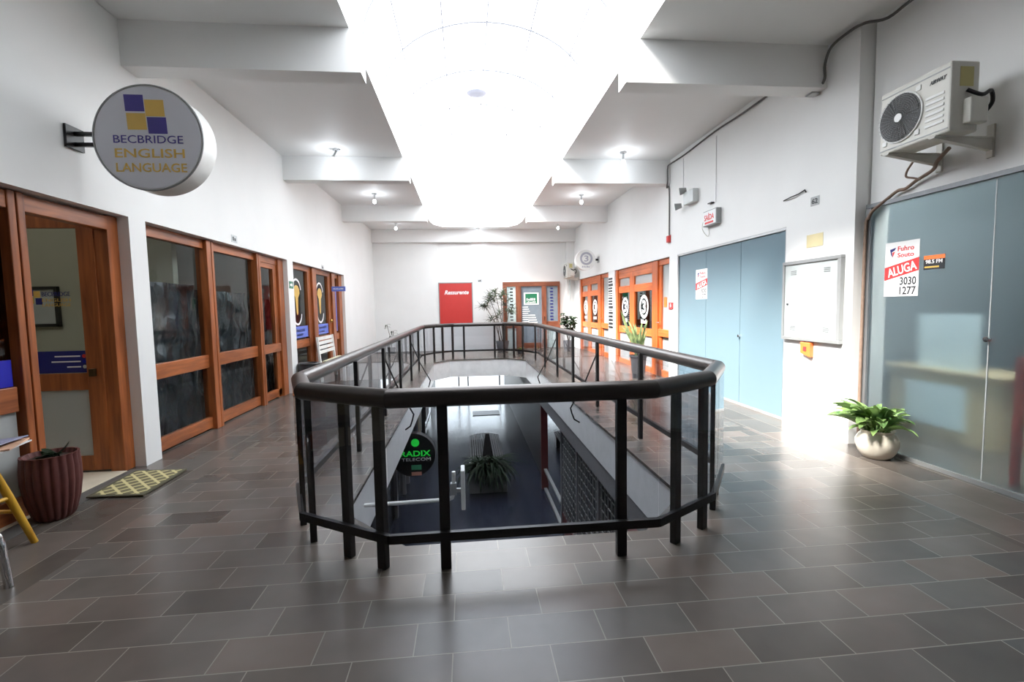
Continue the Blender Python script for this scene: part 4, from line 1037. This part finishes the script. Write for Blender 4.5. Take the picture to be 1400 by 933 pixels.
mb = MB(); mb.box(XR-.038, XR-.035, 5.08, 5.17, 1.605, 1.635); mb.build('label', WHITEV, dr)
mb = MB(); mb.tube([(XR-.035,5.455,1.475),(XR-.045,5.455,1.475)], .012, 12); mb.build('lock', DKPOT, dr)
ob = thing('orange_box', 'small orange fitting below the electric panel', 'alarm box', (XR, 5.13, .9)); mb = MB(); mb.prism([(5.045,.86),(5.205,.90),(5.205,1.03),(5.045,1.03)], 'x', XR-.05, XR-.001); mb.build('box', ORANGE, ob, bevel=.006); mb = MB(); mb.box(XR-.004, XR-.0002, 5.06, 5.19, .89, 1.0); mb.build('mount', ORANGE, ob)
mb = MB(); mb.box(XR-.054, XR-.05, 5.10, 5.15, .93, .98); mb.build('button', REDP, ob)
yp = MB(); yp.box(XR-.003, XR-.0005, 4.945, 5.20, 2.125, 2.27); tag(yp.build('tape_patch', YPAPER), 'yellowed paper patch above the electric panel', 'paper')
hk = MB(); hk.tube([(XR-.015,5.60,2.755),(XR-.03,5.45,2.765),(XR-.02,5.33,2.775),(XR-.012,5.24,2.80),(XR-.01,5.22,2.77)], .007, 6); tag(hk.build('wall_wire', BLACKP, smooth=True), 'bent dark wire bracket on the right wall beside number 62', 'wire')

# rental posters
def poster(x, yc, zc, w, h, lab):
    t = thing('rental_poster', lab, 'poster', (x, yc, zc), 'rental posters on frosted glass')
    sx, sz = w/.35, h/.515
    flat('sheet', rect(w,h), (x, yc, zc), 'right', PAPER, t, .0015)
    X = x-.0016
    flat('red_band', [(-.175*sx,-.105*sz),(.175*sx,-.025*sz),(.175*sx,.095*sz),(-.175*sx,.02*sz)], (X,yc,zc), 'right', REDP, t, .0008)
    flat('logo', [(-.125*sx,.19*sz),(-.06*sx,.205*sz),(-.075*sx,.18*sz),(-.105*sx,.165*sz),(-.095*sx,.115*sz),(-.112*sx,.14*sz)], (X,yc,zc), 'right', BLUEV, t, .0008)
    flat('logo', [(-.10*sx,.16*sz),(-.07*sx,.17*sz),(-.085*sx,.135*sz),(-.094*sx,.115*sz)], (X,yc,zc), 'right', REDP, t, .0008)
    text('lettering', 'Fuhro', (X, yc-.04*sx, zc+.19*sz), 'right', .045*sz, REDP, t, width=.165*sx, bold=.02)
    text('lettering', 'Souto', (X, yc-.04*sx, zc+.13*sz), 'right', .043*sz, REDP, t, width=.165*sx, bold=.02)
    text('lettering', 'ALUGA', (X-.001, yc-.005, zc-.004*sz), 'right', .085*sz, WHITEV, t, width=.30*sx, rot=.22, bold=.02)
    text('number', '3030', (X, yc-.072*sx, zc-.115*sz), 'right', .075*sz, INK, t, width=.165*sx, bold=.02)
    text('number', '1277', (X, yc-.072*sx, zc-.205*sz), 'right', .075*sz, INK, t, width=.165*sx, bold=.02)
    return t
poster(XG-.0055, 4.106, 1.795, .35, .515, 'large ALUGA rental poster on the big frosted front nearest the camera')
poster(XR+.0285, 7.72, 1.835, .39, .505, 'ALUGA rental poster on the pale blue frosted front further down the right wall')
fm = thing('radio_sticker', 'black and orange 98.5 FM sticker beside the near rental poster', 'sticker', (XG-.0055, 3.79, 1.83))
flat('sheet', rect(.19,.125), (XG-.0055, 3.793, 1.828), 'right', INK, fm, .001)
flat('orange_band', rect(.19,.035,0,.045), (XG-.0066, 3.793, 1.828), 'right', ORANGE, fm, .0006)
text('lettering', '98.5 FM', (XG-.0068, 3.795, 1.835), 'right', .034, WHITEV, fm, width=.15, bold=.02)
flat('yellow_strip', rect(.13,.014,-.02,-.04), (XG-.0066, 3.793, 1.828), 'right', GOLD, fm, .0006)

# peace lily in a cream pot
pl = thing('potted_lily', 'leafy green plant in a cream round pot at the right pillar', 'potted plant', (3.885, 4.08, 0))
PC = (3.885, 4.08, 0)
mb = MB(); mb.lathe(PC, [(.095,0),(.112,.01),(.148,.06),(.172,.125),(.172,.175),(.148,.225),(.128,.245),(.136,.265),(.142,.272),(.128,.272),(.115,.245)], 48); mb.build('pot', CREAM, pl, smooth=True)
mb = MB(); mb.lathe((PC[0],PC[1],.235), [(.117,0),(.114,.012)], 32); mb.build('soil', SOIL, pl)
mb = MB(); rnd = random.Random(11)
for k in range(92):
    a = k*2.399+rnd.uniform(-.3,.3); q = rnd.random()
    ln = rnd.uniform(.20,.32)*(1 if q > .25 else .7); el = rnd.uniform(.55,1.4)
    if cos(a) > .15: ln *= .5; el = max(el, 1.0)
    b = (PC[0]+.05*cos(a), PC[1]+.05*sin(a), .23)
    st_len = rnd.uniform(.06,.2)
    m = Vector(b)+Vector((cos(a)*cos(el), sin(a)*cos(el), sin(el)))*st_len
    mb.tube([b, m], .004, 5)
    mb.leaf(m, a, ln, ln*.34, el=el*.9, droop=rnd.uniform(.7,1.7), n=7, fold=.22, twist=rnd.uniform(-.4,.4))
mb.build('foliage', LEAF, pl, smooth=True)

# sword plant in a dark pot by the orange shopfront
sp = thing('snake_plant', 'tall sword-leaved plant in a dark grey pot before the orange shopfront', 'potted plant', (3.52, 9.4, 0))
mb = MB(); mb.lathe((3.52,9.4,0), [(.11,0),(.12,.01),(.165,.43),(.18,.43),(.18,.47),(.155,.47),(.15,.43)], 36); mb.build('pot', DKPOT, sp, smooth=True)
mb = MB(); mb.lathe((3.52,9.4,.42), [(.152,0),(.15,.012)], 24); mb.build('soil', SOIL, sp)
mb = MB(); rnd = random.Random(5)
for k in range(22):
    a = k*2.399; mb.leaf((3.52+.09*cos(a)*rnd.random(), 9.4+.09*sin(a)*rnd.random(), .43), a, rnd.uniform(.45,.85), .055, el=rnd.uniform(1.25,1.5), droop=rnd.uniform(-.05,.35), n=6, fold=.3, twist=rnd.uniform(-1,1), power=.4)
mb.leaf((3.50,9.38,.43), pi, 1.05, .06, el=1.15, droop=-.15, n=6, fold=.3, twist=1.2, power=.4)
mb.build('foliage', SNAKE, sp, smooth=True)
# bushy plant near the far right corner
rb = thing('rubber_plant', 'bushy dark green plant in the far right corner', 'potted plant', (3.4, 15.5, 0))
mb = MB(); mb.lathe((3.4,15.5,0), [(.13,0),(.15,.02),(.18,.34),(.19,.36),(.165,.36),(.16,.32)], 32); mb.build('pot', GPOT, rb, smooth=True)
mb = MB(); mb.lathe((3.4,15.5,.31), [(.162,0),(.16,.012)], 24); mb.build('soil', SOIL, rb)
mb = MB(); mc = MB(); rnd = random.Random(9)
for k in range(7):
    a = k*2.4; tip = (3.4+.30*cos(a)*rnd.uniform(.4,1), 15.5+.30*sin(a)*rnd.uniform(.4,1), rnd.uniform(.88,1.25))
    mc.tube([(3.4,15.5,.31), ((3.4+tip[0])/2,(15.5+tip[1])/2,.6), tip], .010, 6)
    for j in range(26):
        t = rnd.uniform(.3,1.05); p = Vector((3.4,15.5,.4)).lerp(Vector(tip), t)
        mb.leaf(p, rnd.uniform(0,6.28), rnd.uniform(.15,.24), .11, el=rnd.uniform(-.2,.9), droop=1.0, n=5)
mc.build('stem', STEM, rb, smooth=True); mb.build('foliage', LEAFD, rb, smooth=True)
# palm before the back wall
dc = thing('lady_palm', 'tall thin palm with fanned leaves before the back wall', 'potted plant', (1.15, 15.8, 0))
mb = MB(); mb.lathe((1.2,15.8,0), [(.15,0),(.17,.02),(.22,.36),(.23,.38),(.2,.38),(.19,.34)], 32); mb.build('pot', GPOT, dc, smooth=True)
mb = MB(); mb.lathe((1.2,15.8,.33), [(.195,0),(.19,.012)], 24); mb.build('soil', SOIL, dc)
mb = MB(); mc = MB(); rnd = random.Random(21)
for bx, by, tx, ty, tz in ((1.22,15.8,1.18,15.8,2.02),(1.14,15.75,.62,15.75,1.62),(1.2,15.85,.80,15.9,1.82),(1.28,15.8,1.45,15.8,1.45),(1.1,15.8,.98,15.7,1.25),(1.24,15.76,1.0,15.7,1.95),(1.3,15.84,1.36,15.9,1.75)):
    mc.tube([(bx,by,.33),((bx*2+tx)/3,(by*2+ty)/3,.33+(tz-.33)*.5),(tx,ty,tz)], .013, 7, radii=[.016,.012,.008])
    for f in range(5):
        fa = rnd.uniform(0,6.28); pe = rnd.uniform(.1,.9); pln = rnd.uniform(.1,.22)
        c = Vector((tx,ty,tz-rnd.uniform(0,.25)))+Vector((cos(fa)*cos(pe),sin(fa)*cos(pe),sin(pe)))*pln
        mc.tube([(tx,ty,tz-.1), c], .004, 4)
        for q in range(13):
            mb.leaf(c, fa+q*.483+rnd.uniform(-.1,.1), rnd.uniform(.16,.30), .028, el=rnd.uniform(-.2,1.2), droop=rnd.uniform(.3,1.1), n=5, fold=.25, power=.5)
mc.build('stem', STEM, dc, smooth=True); mb.build('foliage', LEAFG, dc, smooth=True)
# spindly plant on the left
sm = thing('spindly_plant', 'spindly young plant in a small pot near the far left corner', 'potted plant', (-2.5, 16, 0))
mb = MB(); mb.lathe((-2.5,16,0), [(.09,0),(.1,.01),(.13,.22),(.14,.24),(.12,.24),(.115,.21)], 28); mb.build('pot', GPOT, sm, smooth=True)
mb = MB(); mb.lathe((-2.5,16,.2), [(.117,0),(.115,.012)], 20); mb.build('soil', SOIL, sm)
mb = MB(); mc = MB(); rnd = random.Random(4)
for tx, tz in ((-2.62,1.0),(-2.42,.78),(-2.5,.62)):
    mc.tube([(-2.5,16,.2),(-2.5+(tx+2.5)*.3,16,tz*.6),(tx,16,tz)], .008, 6)
    for k in range(5): mb.leaf((tx,16,tz-.03*k), k*2.2, rnd.uniform(.13,.22), .045, el=.6, droop=2.2, n=5)
mc.build('stem', STEM, sm, smooth=True); mb.build('foliage', LEAFD, sm, smooth=True)
yg = thing('low_plant', 'low yellow-green plant in a grey pot behind the far railing', 'potted plant', (1.72, 15.0, 0))
mb = MB(); mb.lathe((1.72,15.0,0), [(.08,0),(.1,.01),(.12,.12),(.105,.12),(.1,.1)], 24); mb.build('pot', DKPOT, yg, smooth=True)
mb = MB(); rnd = random.Random(2)
for k in range(26): mb.leaf((1.72,15.0,.1), k*2.4, rnd.uniform(.1,.2), .05, el=rnd.uniform(.3,1.3), droop=1.2, n=5)
mb.build('foliage', LEAFY, yg, smooth=True)

# round white sign and name board by the far orange fronts
s2 = thing('round_sign', 'small white round projecting sign with a grey emblem, far right wall', 'sign', (3.55, 13.8, 2.55))
mb = MB(); mb.disc_y((3.56,2.86), .30, 13.8, 13.98, 56); mb.build('drum', WHITE, s2, smooth=True, bevel=.005)
flat('ring', arc_band(.13,.19,0,2*pi,40), (3.58,13.799,2.90), 'back', plain('pale_grey_vinyl', S(168,170,182), .4), s2)
text('emblem', '3', (3.58,13.799,2.90), 'back', .18, MATS['pale_grey_vinyl'], s2, width=.13, bold=.02)
marks('lettering', 5, (3.57,13.799,2.66), 'back', .24, .05, MATS['pale_grey_vinyl'], s2)
mb = MB(); mb.box(3.85, 3.97, 13.85, 13.9, 2.84, 2.90); mb.build('arm', BLACKP, s2)
mb = MB(); mb.box(3.955, 3.97, 13.78, 13.97, 2.78, 2.96); mb.build('wall_plate', GREYM, s2)
nb = thing('directory_sign', 'tall narrow board of black bars between the two orange shopfronts', 'sign', (XR, 12.65, .9))
mb = MB(); mb.box(XR-.012, XR-.002, 12.45, 12.86, .86, 2.29); mb.build('board', WHITEV, nb)
z = 2.25
rnd = random.Random(8)
while z > .92:
    h = rnd.choice((.03,.05,.05,.07)); mb = MB(); mb.box(XR-.015, XR-.012, 12.5-(.04 if h > .06 else 0), 12.84, z-h, z); mb.build('printed_bar', INK, nb); z -= h+.028
fh = thing('corner_pipe', 'thin vertical white pipe in the far right corner', 'pipe', (3.9, 16.8, 0))
mb = MB(); mb.tube([(3.78,16.95,0),(3.78,16.95,2.45)], .025, 10); mb.build('tube', LGREY, fh, smooth=True)

# ceiling lamps
def lamp(x, y, lab, tilt=0.):
    t = thing('ceiling_lamp', lab, 'lamp', (x, y, ZC), 'small ceiling lamps between the beams')
    mb = MB(); mb.lathe((x,y,ZC-.03), [(.035,0),(.06,.008),(.06,.03)], 24); mb.build('rose', ALU, t, smooth=True)
    b = Vector((x-tilt*.07, y, ZC-.16))
    mb = MB(); mb.tube([(x,y,ZC-.02), b+Vector((0,0,.02))], .02, 12); mb.build('socket', ALU, t, smooth=True)
    mb = MB(); mb.lathe((b.x,b.y,b.z-.075), [(.006,0),(.03,.012),(.042,.04),(.036,.068),(.02,.095)], 20); mb.build('bulb', BULB, t, smooth=True)
    ld_ = bpy.data.lights.new('bulb_light', 'POINT'); ld_.energy = 4.5 if y < 15 else 1.2; ld_.color = (.86,.93,1); ld_.shadow_soft_size = .05
    lo = bpy.data.objects.new('bulb_light', ld_); COL.objects.link(lo); lo.location = (b.x, b.y, b.z-.16)
lamp(-2.14, 8.55, 'tilted ceiling lamp before the second left beam', 1.); lamp(-2.10, 11.7, 'ceiling lamp before the third left beam'); lamp(-2.15, 15.5, 'ceiling lamp above the far left corner')
lamp(.49, 16.6, 'ceiling lamp above the red panel bay, beyond the skylight end'); lamp(3.08, 15.5, 'ceiling lamp above the far right corner'); lamp(2.92, 11.7, 'ceiling lamp before the third right beam'); lamp(2.90, 8.5, 'ceiling lamp before the second right beam')

# ------------------------------------------------------------------ things below
rs = thing('round_sign', 'black round sign with green lettering on the lower floor', 'sign', (-1.07, 9, -1.7))
mb = MB(); mb.disc_y((-1.075,-1.29), .42, 9.0, 9.18, 56); mb.build('drum', BLACKP, rs, smooth=True, bevel=.006)
text('lettering', 'RADIX', (-1.03, 8.998, -1.26), 'back', .11, NEON, rs, width=.57, bold=.015)
text('lettering', 'TELECOM', (-1.02, 8.998, -1.375), 'back', .06, SIGNLIT, rs, width=.55)
flat('emblem', arc_band(.0,.077,0,2*pi,20), (-1.03, 8.999, -1.05), 'back', NEON, rs)
flat('green_label', rect(.19,.096), (-1.02, 8.999, -1.53), 'back', plain('mint_label', S(70,150,110), .5), rs)
flat('pink_label', rect(.19,.07), (-1.02, 8.999, -1.655), 'back', plain('peach_label', S(210,150,130), .5), rs)
mb = MB(); mb.box(-1.6, -1.47, 9.06, 9.12, -1.32, -1.26); mb.build('arm', GREYM, rs)
an = thing('panel_antenna', 'white panel antenna on a pipe across the floor opening', 'antenna', (-.5, 4, -.2))
mb = MB(); mb.tube([(-.90,4,-.155),(-.20,4,-.145),(-.16,4,-.13),(-.145,4,-.09),(-.14,4,.10)], .017, 10); mb.build('pipe', WHITE, an, smooth=True)
mb = MB(); mb.box(-.08, -.045, 3.92, 4.08, -.215, .13); mb.build('panel', WHITE, an, bevel=.008)
mb = MB(); mb.box(-.16, -.08, 3.985, 4.015, -.08, -.05); mb.box(-.17,-.12,3.975,4.025,-.10,.0); mb.build('clamp', GREYM, an)
bs = thing('garden_bench', 'dark slatted curved seat with a pointed upright on the lower floor', 'bench', (.45, 13.1, ZL))
for k in range(15):
    x = .02+k*.061
    mb = MB(); mb.box(x, x+.042, 11.9, 14.6, ZL+.38+.07*sin(pi*k/14), ZL+.42+.07*sin(pi*k/14)); mb.build('slat', BENCHM, bs)
for y in (12.2, 14.3):
    mb = MB(); mb.box(.04, .90, y-.05, y+.05, ZL, ZL+.38); mb.build('leg', BLACKM, bs)
mb = MB()
v = [mb.bm.verts.new(p) for p in ((.30,11.9,ZL+.40),(.62,11.9,ZL+.40),(.62,12.2,ZL+.40),(.30,12.2,ZL+.40),(.42,12.0,ZL+1.15),(.52,12.0,ZL+1.15),(.52,12.08,ZL+1.15),(.42,12.08,ZL+1.15))]
for f in ((3,2,1,0),(4,5,6,7),(0,1,5,4),(1,2,6,5),(2,3,7,6),(3,0,4,7)): mb.bm.faces.new([v[i] for i in f])
mb.build('upright', BLACKM, bs)
fp = thing('fern_planter', 'leafy fern in a grey stone planter on the lower floor', 'planter', (.42, 11.3, ZL))
mb = MB(); mb.box(-.02, .88, 10.95, 11.8, ZL, ZL+.5); mb.build('box', STONE, fp, bevel=.015)
mb = MB(); mb.box(.04, .82, 11.0, 11.74, ZL+.495, ZL+.51); mb.build('soil', SOIL, fp)
mb = MB(); rnd = random.Random(31)
for k in range(520):
    a = rnd.uniform(0,6.28); p = (.42+rnd.uniform(-.22,.22), 11.1+rnd.uniform(-.12,.15), ZL+.5)
    mb.leaf(p, a, rnd.uniform(.5,.95)*(.6 if sin(a) > .2 else 1), rnd.uniform(.035,.06), el=rnd.uniform(.4,1.4), droop=rnd.uniform(1.4,2.8), n=7, fold=.2)
mb.build('foliage', LEAFD, fp, smooth=True)
mt = MB(); mt.box(.17, 1.28, 19.1, 19.9, ZL, ZL+.02); tag(mt.build('doormat', BLACKP), 'dark entrance mat on the lower floor before the bright doors', 'doormat')

# ------------------------------------------------------------------ light
wd = bpy.data.worlds.new('overcast_sky'); SC.world = wd; wd.use_nodes = True
bg = wd.node_tree.nodes['Background']; bg.inputs['Color'].default_value = (.90, .95, 1, 1); bg.inputs['Strength'].default_value = 4.6
sun = bpy.data.lights.new('sun', 'SUN'); sun.energy = 13.; sun.angle = radians(16); sun.color = (1, .97, .92)
so = bpy.data.objects.new('sun', sun); COL.objects.link(so)
dirv = Vector((.62, .22, -.76)).normalized(); so.rotation_euler = dirv.to_track_quat('-Z', 'Y').to_euler(); so.location = (-6, 2, 12)
for nm, loc, e in (('room_fill_left', (-5.0, 3.2, 3.6), 16), ('room_fill_shops', (-5.2, 7.6, 3.6), 7), ('room_fill_far', (-5.2, 12, 3.6), 14), ('room_fill_right', (4.6, 3.6, 3.0), 290)):  # added fill lights without fixtures, brightening the interiors behind the shopfronts
    l_ = bpy.data.lights.new(nm, 'POINT'); l_.energy = e; l_.shadow_soft_size = .25; l_.color = (1, .97, .92)
    lo = bpy.data.objects.new(nm, l_); COL.objects.link(lo); lo.location = loc

SC.view_settings.view_transform = 'Standard'; SC.view_settings.look = 'None'; SC.view_settings.gamma = 1
SC.view_settings.use_curve_mapping = False; SC.view_settings.exposure = .65
SC.cycles.use_denoising = True
SC.cycles.max_bounces = 14; SC.cycles.diffuse_bounces = 6; SC.cycles.glossy_bounces = 5; SC.cycles.transmission_bounces = 6; SC.cycles.transparent_max_bounces = 24
SC.cycles.sample_clamp_indirect = 6.; SC.cycles.caustics_reflective = False
